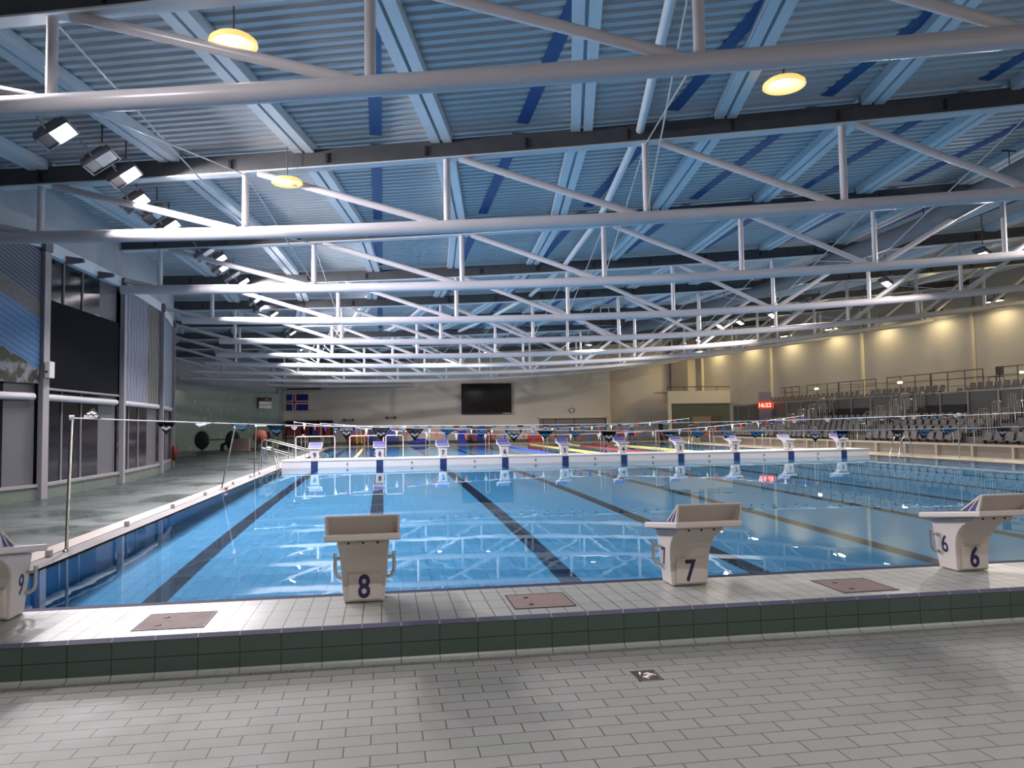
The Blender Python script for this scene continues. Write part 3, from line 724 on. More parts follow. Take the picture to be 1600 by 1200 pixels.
# black loudspeaker cluster hung under the roof
sp = empty('loudspeaker_cluster', (14.6, 30.0, 6.35)); tag(sp, 'black loudspeaker cluster hanging under the roof near the middle of the hall', 'loudspeaker')
MB().box(-0.95, -0.25, -0.3, 0.3, -0.32, 0.2).build('speaker_box', DARK, sp); MB().box(-0.22, 0.35, -0.3, 0.3, -0.32, 0.26).build('speaker_box', DARK, sp); MB().box(0.38, 0.98, -0.3, 0.3, -0.32, 0.32).build('speaker_box', DARK, sp)
fr = MB()
for x in (-0.7, -0.2, 0.3, 0.8): fr.tube([(x, 0, 0.2), (x*0.7, 0, 0.62)], 0.02, 6)
fr.tube([(-0.8, 0, 0.62), (-0.3, 0, 0.72), (0.3, 0, 0.72), (0.9, 0, 0.6)], 0.035, 8); fr.tube([(0, 0, 0.7), (0, 0, roof_z(14.6, 30.0)-6.36)], 0.03, 6)
fr.build('hanging_frame', WHITE_STEEL, sp)

# ================================================================ BULKHEAD
NW = dict(zip('0123456789', 'zero one two three four five six seven eight nine'.split()))
LX = [1.25+2.5*k for k in range(10)]; LN = ['9', '8', '7', '6', '5', '4', '3', '2', '1', '0']
bk = empty('pool_bulkhead', (0, 24.62, 0)); tag(bk, 'long white movable bulkhead crossing the pool with dark lane targets', 'bulkhead')
m = MB(); m.box(0.02, 24.98, 0.03, 1.55, -1.3, -0.06); o = m.build('bulkhead_body', BULK, bk)
m = MB(); m.box(0.02, 24.98, 0.0, 1.58, -0.06, -0.018); o = m.build('bulkhead_deck', BULK, bk); bevel(o, 0.012)
for k, x in enumerate(LX):
    m = MB(); m.box(x-0.13, x+0.13, 0.018, 0.03, -1.2, -0.065); m.build('lane_target', NAVY, bk)
    if k < 9:
        m = MB(); m.box(x+1.25-0.012, x+1.25+0.012, 0.024, 0.03, -1.2, -0.06); m.build('panel_joint', GREYBOX, bk)
        m = MB(); m.lathe([(0, -0.02), (0.03, -0.02), (0.03, 0.0), (0.0, 0.0)], 12, 0, (x+1.25, 0.02, -0.19), 'y'); m.build('rope_anchor', DARK, bk)

# ================================================================ STARTING BLOCKS
def hw(z): return 0.146+0.034*max(0, z)/0.45
def make_block(num):
    r = empty('starting_block', (0, 0, 0))
    prof = [(-0.26, 0.0), (-0.262, 0.14), (-0.268, 0.22), (-0.285, 0.285), (-0.318, 0.34), (-0.365, 0.385), (-0.43, 0.42), (-0.50, 0.445), (-0.50, 0.478), (0.0, 0.41), (-0.012, 0.30), (-0.04, 0.0)]
    o = MB().prism(prof, 0, 0, 0, hw).build('pedestal', BLOCKW, r, fix=True); bevel(o, 0.014, 3)
    # platform, tilted forwards
    t = MB(); t.prism([(-0.655, 0.498), (-0.655, 0.546), (0.05, 0.462), (0.05, 0.414)], -0.257, 0.257); o = t.build('platform', BLOCKW, r, fix=True); bevel(o, 0.012, 3)
    g = MB(); g.prism([(-0.42, 0.5195), (-0.42, 0.5225), (0.035, 0.4685), (0.035, 0.4655)], -0.235, 0.235); g.build('grip_surface', BLOCKTOP, r, fix=True)
    kp = empty('kick_plate'); kp.parent = r
    f = MB(); f.prism([(-0.455, 0.524), (-0.665, 0.660), (-0.672, 0.672), (-0.655, 0.674), (-0.435, 0.528)], -0.25, 0.25); o = f.build('sloped_plate', BLOCKW, kp, fix=True); bevel(o, 0.004)
    q = MB(); q.prism([(-0.665, 0.662), (-0.60, 0.60), (-0.585, 0.54), (-0.60, 0.535), (-0.62, 0.545), (-0.645, 0.545), (-0.672, 0.655)], -0.25, 0.25)
    q = MB(); q.prism([(-0.668, 0.668), (-0.535, 0.532), (-0.520, 0.530), (-0.645, 0.657)], -0.25, 0.25); q.build('rear_plate', BLOCKW, kp, fix=True)
    g = MB(); g.prism([(-0.452, 0.5275), (-0.66, 0.6655), (-0.662, 0.6625), (-0.454, 0.5245)], -0.235, 0.235)
    for q in range(len(g.v)): g.v[q] = (g.v[q][0], g.v[q][1]+0.006, g.v[q][2]+0.008)
    g.build('grip_surface', BLOCKTOP, kp, fix=True)
    for s in (-1, 1):
        e = MB(); e.prism([(-0.655, 0.655), (-0.59, 0.538), (-0.46, 0.522)], s*0.243-0.003, s*0.243+0.003); e.build('side_cheek', BLOCKTOP, kp, fix=True)
        e = MB(); e.prism([(-0.66, 0.66), (-0.59, 0.538), (-0.46, 0.522)], s*0.233-0.006, s*0.233+0.006); e.build('inner_cheek', BLOCKW, kp, fix=True)
        l = MB(); l.prism([(-0.672, 0.668), (-0.636, 0.544), (-0.60, 0.54), (-0.655, 0.655)], s*0.243-0.007, s*0.243+0.007); l.build('side_lip', BLOCKW, kp, fix=True)
    for s in (-1, 1):
        h = MB(); x = 0.155*s
        h.tube([(x*0.9, -0.06, 0.285), (s*0.215, -0.05, 0.285)], 0.012, 10)
        h.tube([(s*0.218, -0.05, 0.325), (s*0.218, -0.05, 0.205), (s*0.212, -0.05, 0.175), (s*0.198, -0.05, 0.152), (s*0.175, -0.05, 0.14), (x*0.9, -0.05, 0.137)], 0.0135, 10)
        h.build('grab_handle', STEEL, r)
    p = MB(); p.box(-0.115, 0.125, -0.278, -0.25, 0.018, 0.212); o = p.build('number_plate', BLOCKW, r); bevel(o, 0.006)
    nm = text_mesh(num, 0.23, 0.002, 0.0045, NUMBLUE, 0.78)
    place_text(nm, 'lane_number', (0.0, -0.2802, 0.118), (PI/2, 0, 0), o)
    for s in (-1, 1):
        o = place_text(text_mesh(num, 0.20, 0.002, 0.0015, NUMBLUE, 0.8), 'lane_number', (0, 0, 0), (0, 0, 0), r)
        nz = Vector((s, 0, -0.0756)).normalized(); up = Vector((s*0.0756, 0, 1)).normalized(); rt = up.cross(nz)
        Mx = Matrix((rt, up, nz)).transposed().to_4x4(); Mx.translation = (s*(hw(0.215)+0.0008), -0.14, 0.215); o.matrix_local = Mx
    bl = MB()
    for x in (-0.10, 0.0, 0.10): bl.lathe([(0, -0.004), (0.008, -0.004), (0.008, 0.004), (0, 0.004)], 8, 0, (x, -0.503, 0.461), 'y')
    bl.build('bolt_head', DARK, r)
    return r
for k, n in enumerate(LN[:5]):
    r = make_block(n); r.location = (LX[k], 0, 0.0)
    tag(r, 'large cream starting block numbered %s on the near pool end' % NW[n], 'starting block', 'starting blocks on the near pool end')
for k, n in enumerate(LN):
    r = make_block(n); r.location = (LX[k], 24.72, -0.018); r.rotation_euler = (0, 0, PI)
    place_text(text_mesh(n, 0.27, 0.003, 0.005, NUMBLUE, 0.9), 'lane_number', (0.0, -0.008, 0.19), (PI/2, 0, PI), r)
    tag(r, 'small starting block numbered %s on the bulkhead across the pool' % NW[n], 'starting block', 'starting blocks on the bulkhead')
    if k >= 0:
        h = MB(); x = LX[k]-0.62
        h.tube([(x, 25.95, -0.018), (x, 25.95, 0.9), (x+0.03, 25.95, 0.95), (x+0.12, 25.95, 0.95), (x+0.15, 25.95, 0.9), (x+0.15, 25.95, -0.018)], 0.014, 8)
        o = h.build('hoop_handrail', RAILM); tag(o, 'narrow steel hoop standing on the bulkhead beside block %s' % NW[n], 'handrail', 'hoops on the bulkhead')
for x0, x1, nm in ((0.45, 1.0, 'left'),):
    pass
for x0, x1, lab in ((0.42, 1.95, 'by the left end of the bulkhead'), (2.55, 3.9, 'between blocks 9 and 8'), (4.0, 4.7, 'just right of block 8')):
    h = MB(); y = 25.9
    h.tube([(x0, y, -0.018), (x0, y, 0.83), (x0+0.05, y, 0.88), (x1-0.05, y, 0.88), (x1, y, 0.83), (x1, y, -0.018)], 0.02, 8)
    o = h.build('bulkhead_railing', WHITE_STEEL); tag(o, 'white tube railing on the bulkhead '+lab, 'railing', 'white railings on the bulkhead')

# ================================================================ FLOOR ITEMS NEAR THE CAMERA
HATCH = tiles('red_brown_hatch', (0.29, 0.205, 0.195), (0.32, 0.235, 0.22), (0.16, 0.11, 0.10), 0.02, 0.02, 0.003, 0.0, rough=0.75, dirt=0.6, dscale=6)
for n_, (x0, x1, y0, y1) in enumerate([(2.31, 2.735, -0.72, -0.30), (4.79, 5.215, -0.70, -0.28), (7.25, 7.69, -0.75, -0.315)]):
    h = MB(); h.box(x0, x1, y0, y1, -0.006, -0.001); o = h.build('floor_hatch', HATCH)
    tag(o, ['reddish floor hatch left of block 8', 'reddish brown floor hatch between blocks 8 and 7', 'brown floor hatch between blocks 7 and 6'][n_], 'hatch', 'hatches on the pool end')
    f = MB()
    for a in ((x0-0.008, x1+0.008, y0-0.008, y0), (x0-0.008, x1+0.008, y1, y1+0.008), (x0-0.008, x0, y0, y1), (x1, x1+0.008, y0, y1)): f.box(*a, -0.006, 0.0005)
    f.build('hatch_frame', DARK, o)
    bz = MB()
    for x in (0.25, 0.75): bz.lathe([(0.022, 0), (0.022, 0.002), (0.0, 0.002)], 12, 0, (x0+(x1-x0)*0.3, y0+(y1-y0)*x, -0.001))
    bz.build('lifting_eye', DARK, o)
dr = MB(); dr.box(5.375, 5.515, -1.595, -1.425, -0.246, -0.2435); o = dr.build('floor_drain', simple('drain_dark_steel', (0.08, 0.06, 0.05), 0.4)); tag(o, 'small square floor drain with leaf pattern in the lower tiles', 'drain')
f = MB()
for a in ((5.37, 5.52, -1.6, -1.592), (5.37, 5.52, -1.428, -1.42), (5.37, 5.378, -1.6, -1.42), (5.512, 5.52, -1.6, -1.42)): f.box(*a, -0.246, -0.241)
f.build('drain_frame', STEEL, o)
f = MB()
for q in range(5):
    a0 = q*1.3; cx, cyy = 5.445+0.03*math.cos(a0*2), -1.51+0.04*math.sin(a0)
    f.tube([(cx-0.03*math.cos(a0), cyy-0.02*math.sin(a0), -0.243), (cx, cyy+0.012, -0.242), (cx+0.03*math.cos(a0), cyy+0.02*math.sin(a0), -0.243)], [0.003, 0.008, 0.002], 6)
f.build('leaf_grille', LOGOW, o)
# rope hooks on the left coping
for n_, y in enumerate([4.5, 7.45, 10.2, 13.0, 16.4, 19.2, 21.0]):
    h = MB(); h.box(-0.27, -0.21, y-0.04, y+0.04, -0.302, -0.22); o = h.build('rope_hook', RAILM); tag(o, 'small steel rope anchor on the left pool coping, %s from the near end' % nth(n_+1), 'anchor', 'rope anchors on the left coping')
bl = MB(); bl.lathe([(0, -0.05), (0.03, -0.045), (0.05, -0.02), (0.055, 0.0), (0.05, 0.02), (0.03, 0.045), (0, 0.05)], 16, 0, (-0.07, 14.55, -0.25), 'x'); o = bl.build('rope_reel', BOXB); tag(o, 'small dark round wheel at the foot of the second pole', 'wheel')

# ================================================================ POLES AND FLAG LINES
def pole(base, top, label, r=0.021):
    o = MB().tube([base, top], r, 14).build('flag_pole', STEEL); tag(o, label, 'pole', 'steel poles for the flag lines')
    MB().lathe([(0.045, -0.002), (0.045, 0.012), (0.022, 0.02), (0.022, 0.05)], 16, 0, base).build('pole_foot', STEEL, o)
    c = MB(); c.lathe([(0.0, 0.03), (0.03, 0.03), (0.034, 0), (0.03, -0.04), (0.0, -0.04)], 14, 0, top); c.build('pole_cap', LOGOW, o)
    return o
pole((-0.19, 4.9, -0.30), (-0.28, 5.25, 1.45), 'tall steel flag pole on the left coping nearest the camera')
pole((-0.19, 14.6, -0.30), (0.08, 14.9, 1.30), 'leaning steel pole on the left coping, second from the camera')
pole((-0.20, 19.7, -0.30), (-0.16, 19.75, 1.33), 'upright steel pole on the left coping, third from the camera')
pole((25.7, 20.2, -0.30), (25.66, 20.1, 1.42), 'steel flag pole on the right pool edge in front of the seats')
pole((25.5, 5.2, -0.30), (25.5, 5.2, 1.5), 'steel flag pole far right on the pool edge, outside the picture')
pole((-0.2, 31.0, -0.30), (-0.2, 31.0, 1.5), 'steel pole on the left edge behind the bulkhead')
pole((25.6, 31.0, -0.30), (25.6, 31.0, 1.5), 'steel pole on the right edge behind the bulkhead')
pole((-0.2, 46.3, -0.30), (-0.2, 46.3, 1.5), 'steel pole at the far left end of the pool')
pole((25.6, 46.3, -0.30), (25.6, 46.3, 1.5), 'steel pole at the far right end of the pool')

def logo_mesh(W, mat):
    """word with three lozenges under it, on the side facing the camera (-y)"""
    me = text_mesh('arena', W*0.30, 0.0006, W*0.011, mat, 1.0)
    mb = MB(); off = -W*0.13
    for v in [0]: pass
    vs = [(v.co.x, -0.004, v.co.y+off) for v in me.vertices]; fs = [tuple(p.vertices) for p in me.polygons]
    mb.add(vs, fs)
    a, h = W*0.125, W*0.068
    for cx, cz in ((-a*1.08, -W*0.30), (a*1.08, -W*0.30), (0, -W*0.30-h*1.08)):
        mb.add([(cx-a, -0.005, cz), (cx, -0.005, cz-h), (cx+a, -0.005, cz), (cx, -0.005, cz+h)], [(0, 1, 2, 3)])
    return mb.mesh('print_logo', mat)
def pennant_mesh(W, H, mat):
    mb = MB(); t = 0.002
    mb.add([(-W/2, -t, 0), (W/2, -t, 0), (0, -t, -H), (-W/2, t, 0), (W/2, t, 0), (0, t, -H)], [(0, 2, 1), (3, 4, 5), (0, 1, 4, 3), (1, 2, 5, 4), (2, 0, 3, 5)])
    return mb.mesh('pennant', mat)
def sagf(x0, x1, z0, z1, sag): return lambda x: z0+(z1-z0)*(x-x0)/(x1-x0)-4*sag*(x-x0)*(x1-x)/(x1-x0)**2
def flag_line(y, x0, x1, z0, z1, sag, spacing, first, items, label, rr=0.007, ybow=0.0):
    f = sagf(x0, x1, z0, z1, sag); N = 40
    o = MB().tube([(x0+(x1-x0)*i/N, y, f(x0+(x1-x0)*i/N)) for i in range(N+1)], rr, 8).build('flag_line', ROPE)
    tag(o, label, 'bunting', None)
    for j, it in items:
        if it is None: continue
        me, lg, sw, yaw = it; x = first+spacing*j
        if x < x0+0.1 or x > x1-0.1: continue
        p = bpy.data.objects.new('pennant', me); C.objects.link(p); p.parent = o
        p.location = (x, y, f(x)); p.rotation_euler = (sw, 0, yaw)
        if lg:
            l = bpy.data.objects.new('printed_logo', lg); C.objects.link(l); l.parent = p
            if abs(sw) > 2: l.rotation_euler = (0, 0, PI)
    return o
W1, H1 = 0.275, 0.185
PM1 = pennant_mesh(W1, H1, FLAGBLACK); LGW = logo_mesh(W1, LOGOW); LGB = logo_mesh(W1, LOGOB)
pat = {-2: ('w', 2.6), -1: None, 0: ('w', 0.0), 1: ('b', -1.25), 2: ('w', 0.95), 3: ('b', 0.35), 4: None, 5: ('w', 0.0), 6: ('w', 0.15), 7: ('w', 0.0), 8: ('b', 1.1), 9: ('w', 0.95), 10: ('w', 0.0), 11: ('b', 0.8), 12: ('w', 1.0),
       13: ('w', 0.0), 14: None, 15: ('w', 0.85), 16: ('b', 0.95), 17: ('w', 0.9), 18: ('b', 0.9), 19: None, 20: ('w', 0.1), 21: ('b', 0.7), 22: ('w', 1.35), 23: ('w', 0.2), 24: ('b', 0.45), 25: ('b', 0.95), 26: ('w', 1.25), 27: ('w', 0.3), 28: ('w', 0.2), 29: ('b', 0.4)}
items = []
for j in range(-2, 53):
    p = pat.get(j, ('w' if j % 3 else 'b', random.uniform(-0.3, 1.0)))
    items.append((j, None if p is None else (PM1, LGW if p[0] == 'w' else LGB, p[1], random.uniform(-0.1, 0.1))))
flag_line(5.25, -0.28, 25.5, 1.44, 1.5, 0.37, 0.488, 0.93, items, 'nearest flag line of large black pennants with white and blue print', 0.008)
W2 = 0.25; PM2 = pennant_mesh(W2, 0.2, FLAGBLACK); LG2 = logo_mesh(W2*1.15, LOGOW); LG2B = logo_mesh(W2*1.15, LOGOB)
rnd = random.Random(3)
items = [(j, None if rnd.random() < 0.08 else (PM2, LG2B if rnd.random() < 0.35 else LG2, rnd.choice([0.1, 0.3, 0.9, 1.1, 0.2]), 0)) for j in range(0, 57)]
flag_line(19.75, -0.16, 25.66, 1.33, 1.42, 0.14, 0.44, 0.6, items, 'second flag line of smaller black pennants in front of the bulkhead', 0.010)
pc = [PWHITE, PRED, PBLUE]; SM = [pennant_mesh(0.16, 0.32, q) for q in pc]
items = [(j, (SM[(j*1) % 3], None, rnd.uniform(-0.2, 0.3), rnd.uniform(-0.3, 0.3))) for j in range(0, 54)]
flag_line(31.0, -0.2, 25.6, 1.5, 1.5, 0.78, 0.475, 0.25, items, 'sagging line of white, red and blue pennants just behind the bulkhead', 0.010)
SM2 = [pennant_mesh(0.16, 0.3, q) for q in pc]
items = [(j, (SM2[(j+1) % 3], None, rnd.uniform(-0.2, 0.3), rnd.uniform(-0.3, 0.3))) for j in range(0, 54)]
flag_line(46.3, -0.2, 25.6, 1.5, 1.5, 0.6, 0.475, 0.35, items, 'farthest line of white, red and blue pennants near the back wall', 0.012)
o = MB().tube([(25.66, 20.1, 1.36), (25.6, 12.0, 1.55), (25.5, 5.2, 1.6)], 0.008, 6).build('stay_rope', ROPE); tag(o, 'thin white rope rising to the right from the right pole', 'rope')

# lane ropes floating in the far half
for x, mats, lab in ((2.5, (YELLOW, REDP), 'yellow and red lane rope in the far pool half, leftmost'), (12.5, (BLUEP, BLUEP), 'blue lane rope in the far pool half'), (15.0, (YELLOW, YELLOW), 'yellow lane rope in the far pool half between blue and red ropes'),
                     (17.5, (REDP, YELLOW), 'red and yellow lane rope in the far pool half'), (20.0, (YELLOW, REDP), 'yellow and red lane rope in the far pool half, rightmost')):
    m = MB(); y = 26.4
    while y < 51.6:
        m.lathe([(0.02, 0.0), (0.06, 0.01), (0.06, 0.36), (0.02, 0.37)], 8, 1 if (y < 31 or y > 46) else 0, (x, y, ZW+0.01), 'y'); y += 0.38
    o = m.build('lane_rope', [mats[0], mats[1]]); tag(o, lab, 'lane rope', 'lane ropes in the far half')

# ladders
def ladder(x, y, side, label, lean=0.0):
    r = empty('pool_ladder', (x, y, -0.30)); tag(r, label, 'pool ladder', 'steel pool ladders')
    for s in (-1, 1):
        MB().tube([(-side*0.55, s*0.27, 0.0), (-side*0.52, s*0.27, 0.45), (-side*0.42, s*0.27, 0.75), (-side*0.28, s*0.27, 0.86), (-side*0.14, s*0.27, 0.80), (-side*0.02, s*0.27, 0.55), (side*0.10, s*0.27, 0.0), (side*0.12, s*0.27, -1.1)], 0.02, 10).build('ladder_rail', STEEL, r)
    for z in (-0.15, -0.45, -0.75):
        MB().box(side*0.09-0.05, side*0.09+0.05, -0.26, 0.26, z-0.015, z+0.015).build('ladder_step', BLUEP if z > -0.2 else STEEL, r)
ladder(0.0, 23.2, 1, 'steel pool ladder at the left edge next to the bulkhead')
ladder(25.0, 22.9, -1, 'steel pool ladder with blue step at the right edge')
ladder(25.0, 44.5, -1, 'small steel pool ladder at the far right edge')

# stair handrails left behind the bulkhead
for n_, y in enumerate((30.5, 32.0)):
    h = MB()
    h.tube([(-1.6, y, -0.3), (-1.6, y, 0.62), (-1.5, y, 0.72), (1.2, y, -0.05), (1.28, y, -0.35)], 0.025, 8); h.tube([(-1.6, y, 0.35), (-0.2, y, -0.1)], 0.018, 8)
    h.tube([(-1.1, y, -0.3), (-1.1, y, 0.6)], 0.02, 8); h.tube([(-0.4, y, -0.3), (-0.4, y, 0.4)], 0.02, 8)
    o = h.build('stair_handrail', RAILM); tag(o, '%s sloping steel handrail leading into the far pool on the left' % ('nearer' if n_ == 0 else 'farther'), 'handrail', 'handrails into the far pool')

# ================================================================ STAND ON THE RIGHT
SY0, SY1 = 13.0, 50.0
ROWX = [28.35+0.8*i for i in range(4)]; ROWZ = [0.30+0.28*i for i in range(4)]
m = MB()
for x, z in zip(ROWX, ROWZ): m.box(x-0.35, x+0.45, SY0, SY1, -0.3, z-0.12)
m.box(31.2, 32.3, SY0, SY1, -0.3, 1.05)
m.box(32.4, 33.3, SY0, SY1+3, -0.3, 2.05); m.box(33.3, 34.1, SY0, SY1+3, -0.3, 2.33); m.box(34.1, 35.8, SY0, SY1+3, -0.3, 2.62)
struct(m.build('grandstand_terrace', STANDC))
m = MB(); m.box(32.3, 32.4, SY0, SY1+3, 1.05, 2.5); struct(m.build('grandstand_terrace', STANDD))
# posts and dark doorways of the middle wall
o = MB().box(32.2, 32.3, SY0, SY1+3, 2.56, 2.62).build('stand_barrier', RAILM)
y = SY0+1
while y < SY1+2.5: MB().box(32.22, 32.29, y-0.05, y+0.05, 1.05, 2.56).build('barrier_post', RAILM, o); y += 1.9
tag(o, 'row of grey posts with a top rail on the middle wall of the stand', 'barrier')
for n_, (y0, y1) in enumerate([(20.0, 24.5), (27.5, 31.8), (35.2, 41.5)]):
    m = MB(); m.box(32.24, 32.29, y0, y1, 1.07, 1.95); o = m.build('dark_opening', DARK); tag(o, '%s dark opening in the middle wall of the stand, counted from the near end' % nth(n_+1), 'opening', 'openings in the stand wall')
# low bench along the deck
bt = empty('low_barrier', (27.5, 0, -0.3)); tag(bt, 'long low tan timber barrier at the foot of the stand', 'barrier')
m = MB(); m.box(0.0, 0.12, SY0, 46.5, 0.42, 0.52); m.build('top_rail', TAN, bt)
m = MB(); m.box(0.10, 0.14, SY0, 46.5, 0.0, 0.42); m.build('back_board', simple('dark_tan_board', (0.20, 0.17, 0.14), 0.6), bt)
y = SY0+0.4; 
while y < 46.5:
    m = MB(); m.box(-0.05, 0.12, y-0.06, y+0.06, 0.0, 0.42); m.build('barrier_post', TAN, bt); y += 2.05
# seats
def seat_mesh():
    m = MB(); n = 6
    # shell: rows of the side profile swept over the width with rounded corners; faces -x (the pool)
    prof = [(-0.24, 0.02), (-0.22, 0.045), (-0.05, 0.03), (0.10, 0.03), (0.16, 0.08), (0.19, 0.22), (0.215, 0.36), (0.22, 0.40)]
    wid = [0.17, 0.21, 0.215, 0.215, 0.215, 0.215, 0.19, 0.12]
    vs = []
    for (x, z), wq in zip(prof, wid):
        for k in range(5):
            u = -1+2*k/4; vs.append((x-0.02*(1-abs(u))*0 - (0.03 if abs(u) == 1 and z > 0.05 else 0), u*wq, z+(0.015 if abs(u) == 1 else 0)))
    vs2 = [(x+0.02, y, z-0.02) for x, y, z in vs]; N = len(prof)
    fs = [(r*5+k, r*5+k+1, (r+1)*5+k+1, (r+1)*5+k) for r in range(N-1) for k in range(4)]
    m.add(vs+vs2, fs+[tuple(i+N*5 for i in f[::-1]) for f in fs]+[(r*5, (r+1)*5, (r+1)*5+N*5, r*5+N*5) for r in range(N-1)]+[((N-1)*5+k, (N-1)*5+k+1, (N-1)*5+k+1+N*5, (N-1)*5+k+N*5) for k in range(4)]+[(r*5+4+N*5, (r+1)*5+4+N*5, (r+1)*5+4, r*5+4) for r in range(N-1)], 0, True)
    return m.mesh('seat_shell', SEATM)
SMESH = seat_mesh(); mleg = MB(); mleg.box(-0.05, 0.06, -0.03, 0.03, -0.12, 0.03); LMESH = mleg.mesh('seat_bracket', RAILD)
ALLS = []
rows = [(ROWX[i]+0.05, ROWZ[i]-0.0, '%s row of the lower stand' % nth(i+1), SY0+0.6, 45.5) for i in range(4)]
rows += [(32.9, 2.17, 'the front row of the upper stand', SY0+0.6, 52.0), (33.75, 2.45, 'the middle row of the upper stand', SY0+0.6, 52.0), (34.55, 2.74, 'the back row of the upper stand', SY0+0.6, 52.0)]
AISLE = [(22.3, 23.6), (30.3, 31.6), (38.3, 39.6)]
def in_view(x, y, z):
    d = Vector((x, y, z))-CAM; zz = d.dot(fv); px = 800+FPX*d.dot(r2)/zz
    return px < 1625
for (x, z, rn, y0, y1) in rows:
    y = y0; c = 0
    while y < y1:
        if in_view(x, y, z) and not any(a < y < b_ for a, b_ in AISLE):
            c += 1; ALLS.append(((x-CAM.x)**2+(y-CAM.y)**2, x, y, z, rn, c))
        y += 0.56
ALLS.sort()
for (_, x, y, z, rn, c) in ALLS[:300]:
    o = bpy.data.objects.new('stadium_chair', SMESH); C.objects.link(o); o.location = (x, y, z)
    tag(o, 'grey seat in %s, %s from the right picture edge' % (rn, nth(c)), 'seat', 'grey seats of the stand')
    l = bpy.data.objects.new('seat_bracket', LMESH); C.objects.link(l); l.parent = o
rest = MB()
for (_, x, y, z, rn, c) in ALLS[300:]:
    rest.add([(v.co.x+x, v.co.y+y, v.co.z+z) for v in SMESH.vertices], [tuple(p.vertices) for p in SMESH.polygons], 0, True)
if rest.v: o = rest.build('far_seats', SEATM); tag(o, 'farthest grey plastic seats of the stand', 'seats', kind='stuff')
# stair railings
def hoop(r, x, z, w_=0.52, h=0.95, name='railing_frame'):
    f = MB(); f.tube([(x-w_/2, 0, z), (x-w_/2, 0, z+h-0.08), (x-w_/2+0.08, 0, z+h), (x+w_/2-0.08, 0, z+h), (x+w_/2, 0, z+h-0.08), (x+w_/2, 0, z)], 0.022, 8)
    n = 4
    for q in range(1, n): xx = x-w_/2+w_*q/n; f.tube([(xx, 0, z+0.1), (xx, 0, z+h)], 0.011, 6)
    f.tube([(x-w_/2, 0, z+0.1), (x+w_/2, 0, z+0.1)], 0.012, 6)
    f.build(name, RAILM, r)
gi = 0
for (a, b_) in AISLE:
    for yy in (a+0.05, b_-0.05):
        gi += 1
        r = empty('stair_railing', (0, yy, 0)); tag(r, 'stepped steel stair railing with vertical bars in the stand, %s counted from the near end' % nth(gi), 'stair railing', 'stair railings in the stand')
        for x, z in ((28.5, 0.1), (29.15, 0.42), (29.8, 0.72), (30.5, 1.02), (31.3, 1.35), (32.0, 1.7)): hoop(r, x, z)
# back railing of the upper stand
segs = [(51.5, 48.3), (47.2, 43.2), (43.1, 39.0), (37.9, 34.0), (33.9, 30.0), (28.9, 25.4), (25.3, 21.5), (20.2, 16.5)]
for n_, (ya, yb) in enumerate(segs):
    r = empty('back_railing', (35.5, 0, 2.62)); tag(r, 'dark tube railing behind the upper seats, %s section from the far end' % nth(n_+1), 'railing', 'dark railings behind the upper seats')
    f = MB(); f.tube([(0, ya, 1.26), (0, yb, 1.26)], 0.03, 8); f.build('top_rail', RAILD, r)
    f = MB(); f.tube([(0, ya, 0.85), (0, yb, 0.85)], 0.018, 8); f.build('mid_rail', RAILD, r)
    for q in range(4):
        y = ya+(yb-ya)*q/3; f = MB(); f.tube([(0, y, 0), (0, y, 1.26)], 0.03, 8); f.build('railing_post', RAILD, r)
for n_, (y, z) in enumerate(((45.6, 3.55), (36.4, 3.50), (27.2, 3.50))):
    r = empty('exit_lamp', (35.3, y, z)); tag(r, 'small white lamp on the dark railing, %s from the far end' % nth(n_+1), 'lamp', 'small white lamps on the back railing')
    for s in (-1, 1): MB().lathe([(0, -0.07), (0.05, -0.05), (0.08, 0), (0.05, 0.05), (0, 0.07)], 12, 0, (0, s*0.11, 0)).build('lamp_globe', EMERG, r)
    MB().box(-0.02, 0.04, -0.2, 0.2, -0.09, -0.06).build('lamp_bracket', RAILD, r)
# umpire-style brown chair on the top walkway
r = empty('tall_chair', (35.3, 28.9, 2.62)); tag(r, 'brown chair standing on the top walkway of the stand', 'chair')
MB().box(-0.25, 0.25, -0.25, 0.25, 0.75, 0.80).build('seat', RAILD, r)
m = MB(); m.box(0.2, 0.25, -0.25, 0.25, 0.85, 1.3); m.build('backrest', RAILD, r)
for sx in (-1, 1):
    for sy in (-1, 1): MB().tube([(sx*0.3, sy*0.3, 0), (sx*0.22, sy*0.22, 0.78)], 0.02, 6).build('leg', RAILD, r)
# pale columns on the right wall
for n_, i in enumerate((9, 8, 7, 6, 5)):
    q = P(i, s_of_k(12)-0.12, 0); d = tdir(i); n = ndir(i)
    m = MB(); m.obox((q.x, q.y, 5.0), d*0.10, n*0.08, Vector((0, 0, 5.0))); o = m.build('wall_column', LIGHTCOL if n_ < 3 else BEIGE2)
    tag(o, '%s slim wall column behind the stand, counted from the back wall' % nth(n_+1), 'column', 'columns behind the stand')
